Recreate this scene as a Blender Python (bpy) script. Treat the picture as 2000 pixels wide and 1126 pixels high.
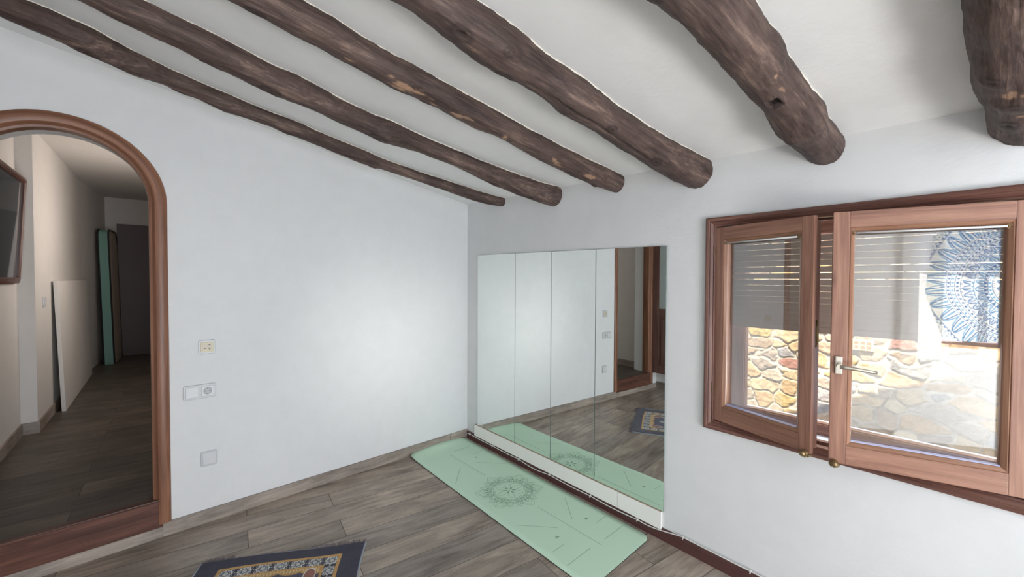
import bpy, bmesh, math, random
import numpy as np
from mathutils import Vector, Matrix, noise

for o in list(bpy.data.objects):
    bpy.data.objects.remove(o)
SC = bpy.context.scene
COL = SC.collection
PI = math.pi
random.seed(5)

# ------------------------------------------------------------------ camera, sky, sun, daylight, added lamps, exposure
cam_d = bpy.data.cameras.new('camera')
cam_d.sensor_fit = 'HORIZONTAL'
cam_d.sensor_width = 36.0
cam_d.lens = 14.41
cam_d.clip_start = .05
cam = bpy.data.objects.new('camera', cam_d)
COL.objects.link(cam)
R_ = Vector((0.72544296, -0.68827027, 0.00406733))
U_ = Vector((0.01212513, 0.01868803, 0.99975184))
F_ = Vector((0.68817548, 0.72521361, -0.02190247))
M = Matrix((R_, U_, -F_)).transposed().to_4x4()
M.translation = Vector((-2.28305786, -2.99718781, 1.45))
cam.matrix_world = M
SC.camera = cam

SC.view_settings.view_transform = 'Standard'
SC.view_settings.look = 'None'
SC.view_settings.gamma = 1
SC.view_settings.exposure = 0.0
SC.view_settings.use_curve_mapping = False

world = bpy.data.worlds.new('world')
SC.world = world
world.use_nodes = True
wn = world.node_tree.nodes['Background']
wn.inputs[0].default_value = (.72, .82, 1.0, 1)
wn.inputs[1].default_value = 5.5

AL = math.radians(-3.13221248)          # wall_right is not square to wall_back


def sun(direction, energy, color, angle=.0093):
    d = bpy.data.lights.new('sun', 'SUN')
    d.energy = energy
    d.color = color
    d.angle = angle
    o = bpy.data.objects.new('sun', d)
    COL.objects.link(o)
    o.location = (-6, -3, 8)
    o.rotation_euler = Vector(direction).to_track_quat('-Z', 'Y').to_euler()
    return o


def area(name, loc, direction, sx, sy, energy, color, spread=180):
    d = bpy.data.lights.new(name, 'AREA')
    d.shape = 'RECTANGLE'
    d.size = sx
    d.size_y = sy
    d.energy = energy
    d.color = color
    d.spread = math.radians(spread)
    o = bpy.data.objects.new(name, d)
    COL.objects.link(o)
    o.location = loc
    o.rotation_euler = Vector(direction).to_track_quat('-Z', 'Y').to_euler()
    return o


sun((.52, .10, -.80), 24.0, (1.0, .93, .82))
# daylight coming in through an unseen balcony door behind the camera
area('balcony_daylight', (-1.85, -5.62, 1.25), (0, 1, -.05), 1.5, 1.7, 15, (1.0, .985, .96))
# added lamp aimed upward to brighten the ceiling, standing in for bounced light
area('ceiling_fill', (-2.0, -5.45, .20), (-.26, .56, .79), 1.3, .7, 88, (1.0, .985, .955))
# added narrow lamp that makes the glow on the arched wall
area('wall_glow_lamp', (-2.88, -4.40, 1.22), (2.13, 4.4, -.27), .10, .40, .75, (1.0, .99, .96), 19)
# added warm lamp that lights the corridor from out of view
area('corridor_fill', (-1.68, 2.3, 1.9), (-1, .1, -.05), 1.2, .8, 12.5, (1.0, .87, .78))

# ------------------------------------------------------------------ helpers


def wb(s, n, z):
    """point in the frame of wall_right: s along it from the corner, n into the room"""
    return Vector((-n, -s, z))


def wbw(s, n, z):
    """the same point in world space"""
    x, y = -n, -s
    return Vector((x * math.cos(AL) - y * math.sin(AL), x * math.sin(AL) + y * math.cos(AL), z))


def tag(o, label=None, cat=None, group=None, kind=None):
    if label:
        o['label'] = label
    if cat:
        o['category'] = cat
    if group:
        o['group'] = group
    if kind:
        o['kind'] = kind
    return o


def empty(name, loc=(0, 0, 0), rz=0.0, parent=None):
    o = bpy.data.objects.new(name, None)
    COL.objects.link(o)
    o.empty_display_size = .1
    o.location = loc
    o.rotation_euler = (0, 0, rz)
    if parent:
        o.parent = parent
    return o


def obj(name, bm, mats, parent=None, smooth=False, loc=None, rz=None, rot=None):
    me = bpy.data.meshes.new(name)
    bm.normal_update()
    bm.to_mesh(me)
    bm.free()
    if not isinstance(mats, (list, tuple)):
        mats = [mats]
    for m in mats:
        me.materials.append(m)
    if smooth:
        for p in me.polygons:
            p.use_smooth = True
        if smooth != True:
            me.set_sharp_from_angle(angle=math.radians(smooth))
    o = bpy.data.objects.new(name, me)
    COL.objects.link(o)
    if parent:
        o.parent = parent
    if loc is not None:
        o.location = loc
    if rz is not None:
        o.rotation_euler = (0, 0, rz)
    if rot is not None:
        o.rotation_euler = rot
    return o


def newbm():
    bm = bmesh.new()
    bm.loops.layers.uv.new('UVMap')
    return bm


def add_box(bm, lo, hi, grain=None, bevel=0.0, mapf=None, mi=0):
    """box between two corners; UV runs along the grain (u) and across it (v), in metres"""
    lo, hi = Vector([min(a, b) for a, b in zip(lo, hi)]), Vector([max(a, b) for a, b in zip(lo, hi)])
    d = hi - lo
    if grain is None:
        grain = max(range(3), key=lambda i: d[i])
    t = bmesh.new()
    uvl = t.loops.layers.uv.new('UVMap')
    bmesh.ops.create_cube(t, size=1)
    for v in t.verts:
        v.co = Vector([lo[i] + (v.co[i] + .5) * d[i] for i in range(3)])
    if bevel > 0:
        bmesh.ops.bevel(t, geom=list(t.edges), offset=bevel, segments=2, affect='EDGES', profile=.7)
    ro = random.uniform(0, 20); rv = random.uniform(0, 20)
    t.normal_update()
    for f in t.faces:
        k = max(range(3), key=lambda i: abs(f.normal[i]))
        f.material_index = mi
        for l in f.loops:
            c = l.vert.co
            if k == grain:
                o1, o2 = [i for i in range(3) if i != grain]
                l[uvl].uv = (c[o1] * .3 + ro, c[o2] + rv)
            else:
                o1 = [i for i in range(3) if i != grain and i != k][0]
                l[uvl].uv = (c[grain] + ro, c[o1] + rv + .37 * k)
    merge(bm, t, mapf)


def merge(bm, t, mapf=None):
    uvl = bm.loops.layers.uv.get('UVMap')
    tu = t.loops.layers.uv.get('UVMap')
    vm = {}
    for v in t.verts:
        vm[v] = bm.verts.new(mapf(v.co) if mapf else v.co)
    for f in t.faces:
        try:
            g = bm.faces.new([vm[v] for v in f.verts])
        except ValueError:
            continue
        g.material_index = f.material_index
        g.smooth = f.smooth
        if tu and uvl:
            for a, b in zip(g.loops, f.loops):
                a[uvl].uv = b[tu].uv
    t.free()


def sweep(bm, path, prof, closed, plane, depth_axis_sign=1, mapf=None, seg=None):
    """sweep a profile [(outward, depth)] along a flat path [(a, b)]; mitred; plane(a, b, depth) -> 3D.
    outward is to the left of the travel direction"""
    uvl = bm.loops.layers.uv.get('UVMap')
    n = len(path)
    rings = []
    L = 0
    Ls = []
    for i, p in enumerate(path):
        p = Vector(p)
        a = Vector(path[i - 1]) if (i > 0 or closed) else None
        c = Vector(path[(i + 1) % n]) if (i < n - 1 or closed) else None
        d1 = (p - a).normalized() if a is not None else None
        d2 = (c - p).normalized() if c is not None else None
        if d1 is None: d1 = d2
        if d2 is None: d2 = d1
        n1 = Vector((-d1.y, d1.x)); n2 = Vector((-d2.y, d2.x))
        m = (n1 + n2)
        m = m / max(.2, m.dot(n1))
        if i > 0:
            L += (p - Vector(path[i - 1])).length
        Ls.append(L)
        ring = []
        for (o, dp) in prof:
            q = p + m * o
            co = plane(q.x, q.y, dp)
            ring.append(bm.verts.new(mapf(co) if mapf else co))
        rings.append(ring)
    ro = random.uniform(0, 20)
    cnt = n if closed else n - 1
    acc = [0]
    for k in range(1, len(prof)):
        acc.append(acc[-1] + math.hypot(prof[k][0] - prof[k - 1][0], prof[k][1] - prof[k - 1][1]))
    for i in range(cnt):
        j = (i + 1) % n
        l0 = Ls[i]; l1 = Ls[j] if j else Ls[i] + (Vector(path[0]) - Vector(path[-1])).length
        sg = ro + (3.3 * i if seg else 0)
        for k in range(len(prof) - 1):
            f = bm.faces.new((rings[i][k], rings[j][k], rings[j][k + 1], rings[i][k + 1]))
            for l, uv in zip(f.loops, ((l0, acc[k]), (l1, acc[k]), (l1, acc[k + 1]), (l0, acc[k + 1]))):
                l[uvl].uv = (uv[0] + sg, uv[1] + sg * .37)
    if not closed:
        for r in (rings[0], rings[-1]):
            try:
                bm.faces.new(r)
            except ValueError:
                pass
    bmesh.ops.recalc_face_normals(bm, faces=bm.faces)


def tube(bm, pts, r, seg=10, caps=True, radii=None):
    pts = [Vector(p) for p in pts]
    rings = []
    up = Vector((0, 0, 1))
    for i, p in enumerate(pts):
        t = (pts[min(i + 1, len(pts) - 1)] - pts[max(i - 1, 0)]).normalized()
        a = t.cross(up)
        if a.length < .1:
            a = t.cross(Vector((0, 1, 0)))
        a.normalize()
        b = t.cross(a).normalized()
        rr = radii[i] if radii else r
        rings.append([bm.verts.new(p + (a * math.cos(2 * PI * k / seg) + b * math.sin(2 * PI * k / seg)) * rr) for k in range(seg)])
    for i in range(len(rings) - 1):
        for k in range(seg):
            f = bm.faces.new((rings[i][k], rings[i][(k + 1) % seg], rings[i + 1][(k + 1) % seg], rings[i + 1][k]))
            f.smooth = True
    if caps:
        bm.faces.new(rings[0][::-1]); bm.faces.new(rings[-1])


def lathe(bm, prof, origin, axis, seg=20):
    """prof [(radius, height)] around axis from origin"""
    axis = Vector(axis).normalized(); origin = Vector(origin)
    a = axis.cross(Vector((0, 0, 1)))
    if a.length < .1:
        a = axis.cross(Vector((0, 1, 0)))
    a.normalize(); b = axis.cross(a)
    rings = []
    for r, h in prof:
        rings.append([bm.verts.new(origin + axis * h + (a * math.cos(2 * PI * k / seg) + b * math.sin(2 * PI * k / seg)) * max(r, 1e-5)) for k in range(seg)])
    for i in range(len(rings) - 1):
        for k in range(seg):
            f = bm.faces.new((rings[i][k], rings[i][(k + 1) % seg], rings[i + 1][(k + 1) % seg], rings[i + 1][k]))
            f.smooth = True
    bm.faces.new(rings[0][::-1]); bm.faces.new(rings[-1])
    bmesh.ops.recalc_face_normals(bm, faces=bm.faces)


def value_noise(h, w, cy, cx, seed, octaves=3):
    rs = np.random.RandomState(seed)
    out = np.zeros((h, w)); amp = 1.0; tot = 0
    for o in range(octaves):
        g = rs.rand(int(cy) + 2, int(cx) + 2)
        y = np.linspace(0, cy - 1e-6, h); x = np.linspace(0, cx - 1e-6, w)
        yi = y.astype(int); xi = x.astype(int)
        fy = (y - yi)[:, None]; fx = (x - xi)[None, :]
        fy = fy * fy * (3 - 2 * fy); fx = fx * fx * (3 - 2 * fx)
        a = g[yi][:, xi]; b = g[yi][:, xi + 1]; c = g[yi + 1][:, xi]; d = g[yi + 1][:, xi + 1]
        out += amp * ((a * (1 - fx) + b * fx) * (1 - fy) + (c * (1 - fx) + d * fx) * fy)
        tot += amp; amp *= .5; cy *= 2; cx *= 2
    return out / tot


def grid_mesh(name, P, C=None, mats=None, parent=None, smooth=True):
    """P (h, w, 3) points -> mesh object with an optional colour attribute C (h, w, 3)"""
    h, w = P.shape[:2]
    me = bpy.data.meshes.new(name)
    me.vertices.add(h * w)
    me.vertices.foreach_set('co', P.reshape(-1).astype(np.float32))
    idx = np.arange(h * w).reshape(h, w)
    q = np.stack([idx[:-1, :-1], idx[:-1, 1:], idx[1:, 1:], idx[1:, :-1]], -1).reshape(-1)
    nf = (h - 1) * (w - 1)
    me.loops.add(nf * 4)
    me.loops.foreach_set('vertex_index', q.astype(np.int32))
    me.polygons.add(nf)
    me.polygons.foreach_set('loop_start', (np.arange(nf) * 4).astype(np.int32))
    me.polygons.foreach_set('loop_total', np.full(nf, 4, np.int32))
    if smooth:
        me.polygons.foreach_set('use_smooth', np.ones(nf, bool))
    me.update(calc_edges=True)
    if C is not None:
        a = me.color_attributes.new('Col', 'FLOAT_COLOR', 'POINT')
        cc = np.concatenate([C, np.ones((h, w, 1))], -1)
        a.data.foreach_set('color', cc.reshape(-1).astype(np.float32))
    for m in (mats if isinstance(mats, (list, tuple)) else [mats]):
        me.materials.append(m)
    o = bpy.data.objects.new(name, me)
    COL.objects.link(o)
    if parent:
        o.parent = parent
    return o


def lin(r, g, b):
    f = lambda c: (c / 255 / 12.92) if c / 255 <= .04045 else ((c / 255 + .055) / 1.055) ** 2.4
    return (f(r), f(g), f(b))

# ------------------------------------------------------------------ materials


class NT:
    def __init__(self, name):
        self.m = bpy.data.materials.new(name)
        self.m.use_nodes = True
        self.t = self.m.node_tree
        self.n = self.t.nodes
        self.b = self.n['Principled BSDF']

    def add(self, typ, **kw):
        nd = self.n.new(typ)
        for k, v in kw.items():
            if k.startswith('i_'):
                key = k[2:]
                key = int(key) if key.isdigit() else key
                nd.inputs[key].default_value = v
            else:
                setattr(nd, k, v)
        return nd

    def ln(self, a, b):
        self.t.links.new(a, b)

    def math(self, op, a, b=None, clamp=False):
        nd = self.n.new('ShaderNodeMath'); nd.operation = op; nd.use_clamp = clamp
        for i, v in enumerate((a, b)):
            if v is None: continue
            if hasattr(v, 'default_value') or hasattr(v, 'is_linked'):
                self.ln(v, nd.inputs[i])
            else:
                nd.inputs[i].default_value = v
        return nd.outputs[0]

    def ramp(self, fac, stops, interp='LINEAR'):
        nd = self.n.new('ShaderNodeValToRGB')
        nd.color_ramp.interpolation = interp
        e = nd.color_ramp.elements
        while len(e) < len(stops):
            e.new(.5)
        for el, (p, c) in zip(e, stops):
            el.position = p
            el.color = (*c, 1) if len(c) == 3 else c
        self.ln(fac, nd.inputs[0])
        return nd.outputs[0]

    def mix(self, fac, a, b, mode='MIX'):
        nd = self.n.new('ShaderNodeMix'); nd.data_type = 'RGBA'; nd.blend_type = mode
        for key, v in ((0, fac), (6, a), (7, b)):
            if hasattr(v, 'is_linked'):
                self.ln(v, nd.inputs[key])
            elif key == 0:
                nd.inputs[0].default_value = v
            else:
                nd.inputs[key].default_value = (*v, 1)
        return nd.outputs[2]

    def bump(self, h, strength, dist=.002, normal=None):
        nd = self.n.new('ShaderNodeBump')
        nd.inputs['Strength'].default_value = strength
        nd.inputs['Distance'].default_value = dist
        self.ln(h, nd.inputs['Height'])
        self.ln(nd.outputs[0], self.b.inputs['Normal'])

    def noise(self, vec, scale, detail=4, rough=.5, dist=0.0):
        nd = self.add('ShaderNodeTexNoise')
        nd.inputs['Scale'].default_value = scale
        nd.inputs['Detail'].default_value = detail
        nd.inputs['Roughness'].default_value = rough
        nd.inputs['Distortion'].default_value = dist
        if vec is not None:
            self.ln(vec, nd.inputs['Vector'])
        return nd.outputs['Fac']

    def scaled(self, vec, s, rz=0.0, loc=(0, 0, 0)):
        nd = self.n.new('ShaderNodeMapping')
        nd.inputs['Scale'].default_value = s
        nd.inputs['Rotation'].default_value = (0, 0, rz)
        nd.inputs['Location'].default_value = loc
        self.ln(vec, nd.inputs['Vector'])
        return nd.outputs[0]

    def objco(self):
        return self.add('ShaderNodeTexCoord').outputs['Object']

    def uv(self):
        return self.add('ShaderNodeTexCoord').outputs['UV']


def flat(name, col, rough=.5, metal=0.0, bump=0.0, spec=.5):
    t = NT(name)
    t.b.inputs['Base Color'].default_value = (*col, 1)
    t.b.inputs['Roughness'].default_value = rough
    t.b.inputs['Metallic'].default_value = metal
    t.b.inputs['Specular IOR Level'].default_value = spec
    if bump:
        t.bump(t.noise(t.objco(), 300, 3), bump, .0006)
    return t.m


def plaster(name, col, mottle=.03):
    t = NT(name)
    co = t.objco()
    n1 = t.noise(co, 1.7, 5, .6)
    n2 = t.noise(co, 9, 5, .6)
    n3 = t.noise(co, 60, 4, .6)
    c2 = tuple(c * (1 - mottle * 2) for c in col)
    mixf = t.math('ADD', t.math('MULTIPLY', n1, .6), t.math('MULTIPLY', n2, .4))
    t.ln(t.ramp(mixf, [(.35, c2), (.65, col)]), t.b.inputs['Base Color'])
    t.b.inputs['Roughness'].default_value = .75
    t.b.inputs['Specular IOR Level'].default_value = .25
    h = t.math('ADD', t.math('MULTIPLY', n2, 2.2), t.math('MULTIPLY', n3, .35))
    t.bump(h, .35, .004)
    return t.m


def wood_uv(name, dark, mid, light, rough=.35, spec=.4, freq=1.0):
    """sawn, varnished wood; grain along u"""
    t = NT(name)
    uv = t.uv()
    a = t.noise(t.scaled(uv, (1.1, 22 * freq, 1)), 1.6, 5, .6, .6)
    b = t.noise(t.scaled(uv, (5, 260 * freq, 1)), 1.0, 3, .6)
    kn = t.add('ShaderNodeTexVoronoi', feature='F1')
    kn.inputs['Scale'].default_value = 1.0
    t.ln(t.scaled(uv, (2.2, 9, 1)), kn.inputs['Vector'])
    knot = t.ramp(kn.outputs['Distance'], [(.0, (1, 1, 1)), (.10, (0, 0, 0))])
    f = t.math('ADD', t.math('MULTIPLY', a, .72), t.math('MULTIPLY', b, .28))
    c = t.ramp(f, [(.3, dark), (.5, mid), (.68, light)])
    c = t.mix(t.math('MULTIPLY', knot, .55), c, tuple(x * .45 for x in dark))
    t.ln(c, t.b.inputs['Base Color'])
    t.b.inputs['Roughness'].default_value = rough
    t.b.inputs['Specular IOR Level'].default_value = spec
    t.bump(b, .12, .0008)
    return t.m


def laminate(name, rz, joints=True, plank=.185, length=1.25, dim=1.0):
    """grey-brown rustic laminate planks; works in object space, planks along the rotated x axis"""
    t = NT(name)
    co = t.scaled(t.objco(), (1, 1, 1), rz)
    br = t.add('ShaderNodeTexBrick')
    br.offset = .37; br.offset_frequency = 2; br.squash = 1; br.squash_frequency = 1
    br.inputs['Scale'].default_value = 1
    br.inputs['Mortar Size'].default_value = .0022
    br.inputs['Mortar Smooth'].default_value = .2
    br.inputs['Bias'].default_value = 0
    br.inputs['Brick Width'].default_value = length
    br.inputs['Row Height'].default_value = plank
    br.inputs['Color1'].default_value = (0, 0, 0, 1)
    br.inputs['Color2'].default_value = (1, 1, 1, 1)
    br.inputs['Mortar'].default_value = (.5, .5, .5, 1)
    t.ln(co, br.inputs['Vector'])
    # offset the grain per plank
    off = t.n.new('ShaderNodeVectorMath'); off.operation = 'SCALE'
    t.ln(br.outputs['Color'], off.inputs[0]); off.inputs['Scale'].default_value = 7.3 if joints else 0
    ad = t.n.new('ShaderNodeVectorMath'); ad.operation = 'ADD'
    t.ln(co, ad.inputs[0]); t.ln(off.outputs[0], ad.inputs[1])
    v = ad.outputs[0]
    zz = 1 if joints else 11
    g1 = t.noise(t.scaled(v, (1.3, 8.5, zz)), 1.5, 6, .66, 1.6)
    g2 = t.noise(t.scaled(v, (7, 120, 6 if joints else 120)), 1.0, 4, .65)
    g3 = t.noise(t.scaled(v, (2.2, 3.2, 1)), 1.3, 3, .5)
    g4 = t.noise(t.scaled(v, (9, 30, 1)), 1.0, 4, .6, 2.0)
    f = t.math('ADD', t.math('MULTIPLY', g1, .44), t.math('ADD', t.math('MULTIPLY', g2, .2), t.math('MULTIPLY', g3, .36)))
    k = dim
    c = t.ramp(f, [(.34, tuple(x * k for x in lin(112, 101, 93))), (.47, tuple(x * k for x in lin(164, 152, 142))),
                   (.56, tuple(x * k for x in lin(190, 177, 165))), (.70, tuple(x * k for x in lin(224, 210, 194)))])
    tint = t.ramp(br.outputs['Color'], [(0, (.78, .79, .80)), (.5, (1.0, .97, .93)), (1, (1.14, 1.10, 1.04))])
    c = t.mix(1.0 if joints else 0.0, c, tint, 'MULTIPLY')
    knots = t.ramp(g4, [(.24, (1, 1, 1)), (.31, (0, 0, 0))])
    c = t.mix(t.math('MULTIPLY', knots, .6), c, lin(48, 42, 40))
    if joints:
        c = t.mix(t.math('MULTIPLY', br.outputs['Fac'], .75), c, lin(40, 35, 33))
    t.ln(c, t.b.inputs['Base Color'])
    t.b.inputs['Roughness'].default_value = .42
    t.b.inputs['Specular IOR Level'].default_value = .35
    t.bump(t.math('ADD', g2, t.math('MULTIPLY', g1, .5)), .15, .001)
    return t.m


def attr_mat(name, rough=.8, bump=0.0, bscale=400, trans=0.0, sheen=0.0, spec=.3):
    t = NT(name)
    a = t.add('ShaderNodeAttribute'); a.attribute_name = 'Col'
    t.ln(a.outputs['Color'], t.b.inputs['Base Color'])
    t.b.inputs['Roughness'].default_value = rough
    t.b.inputs['Specular IOR Level'].default_value = spec
    if sheen:
        t.b.inputs['Sheen Weight'].default_value = sheen
    if bump:
        t.bump(t.noise(t.objco(), bscale, 3), bump, .002)
    if trans:
        tr = t.add('ShaderNodeBsdfTranslucent')
        t.ln(a.outputs['Color'], tr.inputs['Color'])
        mx = t.add('ShaderNodeMixShader'); mx.inputs[0].default_value = trans
        t.ln(t.b.outputs[0], mx.inputs[1]); t.ln(tr.outputs[0], mx.inputs[2])
        t.ln(mx.outputs[0], t.n['Material Output'].inputs['Surface'])
    return t.m


def glass_mat(name, refl):
    t = NT(name)
    t.n.remove(t.b)
    tr = t.add('ShaderNodeBsdfTransparent'); tr.inputs[0].default_value = (.96, .975, .97, 1)
    gl = t.add('ShaderNodeBsdfGlossy'); gl.inputs['Roughness'].default_value = .0
    fr = t.add('ShaderNodeFresnel'); fr.inputs['IOR'].default_value = 1.5
    f = t.math('ADD', fr.outputs[0], refl, True)
    mx = t.add('ShaderNodeMixShader')
    t.ln(f, mx.inputs[0]); t.ln(tr.outputs[0], mx.inputs[1]); t.ln(gl.outputs[0], mx.inputs[2])
    t.ln(mx.outputs[0], t.n['Material Output'].inputs['Surface'])
    return t.m


MT = {}
MT['plaster'] = plaster('white_plaster', (.77, .78, .78))
MT['ceiling'] = plaster('ceiling_plaster', (.88, .89, .885))
MT['hall'] = plaster('corridor_plaster', (.74, .72, .69))
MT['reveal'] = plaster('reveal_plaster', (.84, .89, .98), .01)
MT['strip'] = flat('sky_reflection_blue', (.50, .55, .86), .25)
MT['floor'] = laminate('laminate_floor', math.radians(9.5), dim=.84)
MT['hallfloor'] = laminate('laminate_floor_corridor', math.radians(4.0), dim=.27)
MT['skirt'] = laminate('laminate_skirting', 0.0, joints=False, dim=.75)
MT['wood'] = wood_uv('window_wood', lin(112, 78, 66), lin(148, 108, 91), lin(176, 134, 112), .38)
MT['casing'] = wood_uv('casing_wood', lin(84, 56, 50), lin(110, 76, 66), lin(136, 98, 84), .4)
MT['bead'] = wood_uv('bead_wood', lin(116, 82, 64), lin(150, 110, 88), lin(178, 138, 112), .22, .6)
MT['arch'] = wood_uv('arch_wood', lin(98, 66, 50), lin(134, 92, 70), lin(160, 114, 88), .4)
MT['riser'] = wood_uv('riser_wood', lin(62, 38, 33), lin(88, 56, 47), lin(122, 84, 68), .35, .4, .5)
MT['leaf'] = wood_uv('door_wood', lin(84, 56, 51), lin(104, 74, 67), lin(120, 90, 80), .4, .4, .6)
MT['tile'] = flat('redbrown_tile', lin(88, 58, 56), .25)
MT['white'] = flat('white_plastic', (.66, .67, .68), .35)
MT['plate'] = flat('grey_white_plastic', (.56, .58, .59), .35)
MT['cream'] = flat('cream_plastic', lin(216, 206, 176), .4)
MT['dark'] = flat('dark_plastic', (.03, .03, .03), .4)
MT['grey'] = flat('grey_plastic', (.25, .25, .25), .4)
MT['cable'] = flat('cable_plastic', (.78, .77, .74), .4)
MT['nickel'] = flat('satin_nickel', (.62, .58, .50), .32, 1.0)
MT['brass'] = flat('aged_brass', (.28, .20, .10), .42, .8)
MT['mirror'] = flat('mirror_silver', (.87, .905, .885), .0, 1.0)
MT['mirror_edge'] = flat('mirror_glass_edge', (.16, .22, .20), .15)
MT['board'] = plaster('white_melamine', (.93, .92, .88), .02)
MT['chip'] = flat('chipboard_edge', lin(170, 150, 128), .8, bump=.4)
MT['glass'] = glass_mat('window_glass', .12)
MT['frost'] = flat('frosted_glass', (.42, .47, .45), .25)
MT['shutter'] = flat('shutter_plastic', lin(198, 176, 162), .55)
MT['mat_green'] = flat('mat_rubber', lin(208, 238, 212), .62, bump=.25, spec=.3)
MT['mat_line'] = flat('mat_print', lin(150, 186, 158), .7)
MT['mat_edge'] = flat('mat_base', lin(58, 66, 60), .8)
MT['picture'] = wood_uv('picture_wood', lin(70, 40, 30), lin(92, 54, 42), lin(112, 70, 54), .35)
MT['picglass'] = flat('picture_glass', (.10, .11, .12), .06, 0, 0, .8)
MT['teal'] = flat('teal_fabric', lin(128, 170, 160), .9, bump=.5)
MT['beige'] = flat('beige_fabric', lin(176, 162, 150), .9, bump=.5)
MT['black'] = flat('black_piping', (.02, .02, .022), .8)
MT['darkdoor'] = flat('dark_veneer', lin(96, 86, 88), .5)
MT['rug'] = attr_mat('rug_plush', .95, .8, 700, sheen=.25)
MT['piping'] = flat('rug_binding', lin(150, 158, 166), .9, bump=.4)
MT['fringe'] = flat('rug_fringe_thread', lin(136, 126, 134), .9)
MT['stone'] = attr_mat('rubble_stone', .95, .5, 60)
MT['tapestry'] = attr_mat('tapestry_cotton', .95, .1, 500, trans=.8)
MT['curtain'] = attr_mat('white_curtain', .95, .1, 500, trans=.6)
MT['ext'] = flat('exterior_render', (.55, .52, .48), .9)
MT['concrete'] = flat('white_sill', (.75, .74, .72), .8)
MT['brick'] = flat('hollow_brick', lin(206, 160, 110), .9)
BEAMS = {
    1: [(-0.06, -0.519, 0.039), (0.067, -0.462, 0.046), (0.194, -0.429, 0.048), (0.322, -0.414, 0.046), (0.449, -0.397, 0.043), (0.576, -0.378, 0.041), (0.704, -0.361, 0.04), (0.831, -0.352, 0.04), (0.958, -0.343, 0.042), (1.085, -0.364, 0.049), (1.213, -0.374, 0.048), (1.34, -0.379, 0.045), (1.467, -0.408, 0.048), (1.595, -0.413, 0.046), (1.722, -0.408, 0.045), (1.849, -0.426, 0.055), (1.976, -0.444, 0.047), (2.104, -0.47, 0.047), (2.231, -0.504, 0.06), (2.358, -0.588, 0.063), (2.486, -0.609, 0.061), (2.613, -0.602, 0.053)],
    2: [(-0.134, -1.099, 0.076), (-0.017, -1.083, 0.077), (0.101, -1.044, 0.073), (0.218, -1.016, 0.072), (0.336, -1.001, 0.068), (0.453, -0.986, 0.064), (0.57, -0.973, 0.057), (0.688, -0.974, 0.053), (0.805, -0.972, 0.052), (0.922, -0.966, 0.053), (1.04, -0.962, 0.057), (1.157, -0.967, 0.068), (1.275, -0.948, 0.06), (1.392, -0.957, 0.061), (1.51, -0.982, 0.06), (1.627, -1.004, 0.065), (1.744, -1.0, 0.061), (1.862, -1.019, 0.065), (1.979, -1.043, 0.061), (2.097, -1.046, 0.058), (2.214, -1.062, 0.058), (2.331, -1.068, 0.051)],
    3: [(-0.109, -1.615, 0.054), (-0.012, -1.611, 0.059), (0.085, -1.604, 0.062), (0.182, -1.593, 0.062), (0.279, -1.582, 0.063), (0.376, -1.576, 0.062), (0.473, -1.57, 0.061), (0.571, -1.567, 0.06), (0.668, -1.566, 0.057), (0.765, -1.569, 0.055), (0.862, -1.569, 0.057), (0.959, -1.562, 0.063), (1.056, -1.562, 0.061), (1.153, -1.561, 0.056), (1.25, -1.559, 0.057), (1.347, -1.557, 0.061), (1.444, -1.553, 0.06), (1.541, -1.561, 0.059), (1.638, -1.577, 0.061), (1.735, -1.576, 0.063), (1.832, -1.58, 0.059), (1.929, -1.58, 0.059)],
    4: [(-0.141, -2.107, 0.083), (-0.06, -2.102, 0.085), (0.021, -2.092, 0.085), (0.103, -2.08, 0.083), (0.184, -2.067, 0.081), (0.266, -2.059, 0.077), (0.347, -2.056, 0.073), (0.428, -2.05, 0.073), (0.51, -2.047, 0.073), (0.591, -2.045, 0.071), (0.673, -2.046, 0.071), (0.754, -2.046, 0.074), (0.836, -2.044, 0.078), (0.917, -2.046, 0.071), (0.998, -2.04, 0.067), (1.08, -2.043, 0.07), (1.161, -2.046, 0.073), (1.242, -2.043, 0.076), (1.324, -2.041, 0.073), (1.405, -2.043, 0.068), (1.487, -2.045, 0.066), (1.568, -2.044, 0.068)],
    5: [(-0.122, -2.65, 0.067), (-0.064, -2.648, 0.069), (-0.006, -2.645, 0.07), (0.052, -2.643, 0.071), (0.11, -2.64, 0.072), (0.169, -2.642, 0.077), (0.227, -2.647, 0.083), (0.285, -2.648, 0.08), (0.343, -2.647, 0.076), (0.401, -2.647, 0.072), (0.459, -2.644, 0.072), (0.517, -2.641, 0.072), (0.575, -2.64, 0.072), (0.633, -2.645, 0.075), (0.692, -2.645, 0.075), (0.75, -2.642, 0.072), (0.808, -2.643, 0.073), (0.866, -2.644, 0.074), (0.924, -2.643, 0.074), (0.982, -2.643, 0.075), (1.04, -2.64, 0.078), (1.098, -2.638, 0.081)],
    6: [(-.16, -3.185, .09), (.05, -3.18, .086), (.12, -3.175, .088), (.22, -3.165, .092), (.3, -3.17, .096), (.4, -3.165, .092), (.6, -3.16, .09), (1.0, -3.16, .092), (1.6, -3.17, .09)],
}

# ------------------------------------------------------------------ room shell
CP = (2.128, -.1756, .0408)            # ceiling: z = CP0 + CP1 x + CP2 y


def ceil_z(x, y):
    return CP[0] + CP[1] * x + CP[2] * y


def struct(name, bm, m, **kw):
    return tag(obj(name, bm, m, **kw), kind='structure')


HF = .214                               # corridor floor level
XL = -3.0                               # inner face of the side wall
YR = -5.70                              # inner face of the wall behind the camera

bm = newbm()
add_box(bm, (XL - .3, YR - .3, -.12), (.35, .02, 0), grain=0)
struct('floor', bm, MT['floor'])
bm = newbm()
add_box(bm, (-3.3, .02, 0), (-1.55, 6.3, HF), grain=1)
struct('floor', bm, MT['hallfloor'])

# wall_back with the arched opening
AX, AZ, AA, AB = -2.50, 1.86, .352, .345   # centre, spring line, half width, rise of the hole


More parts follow.
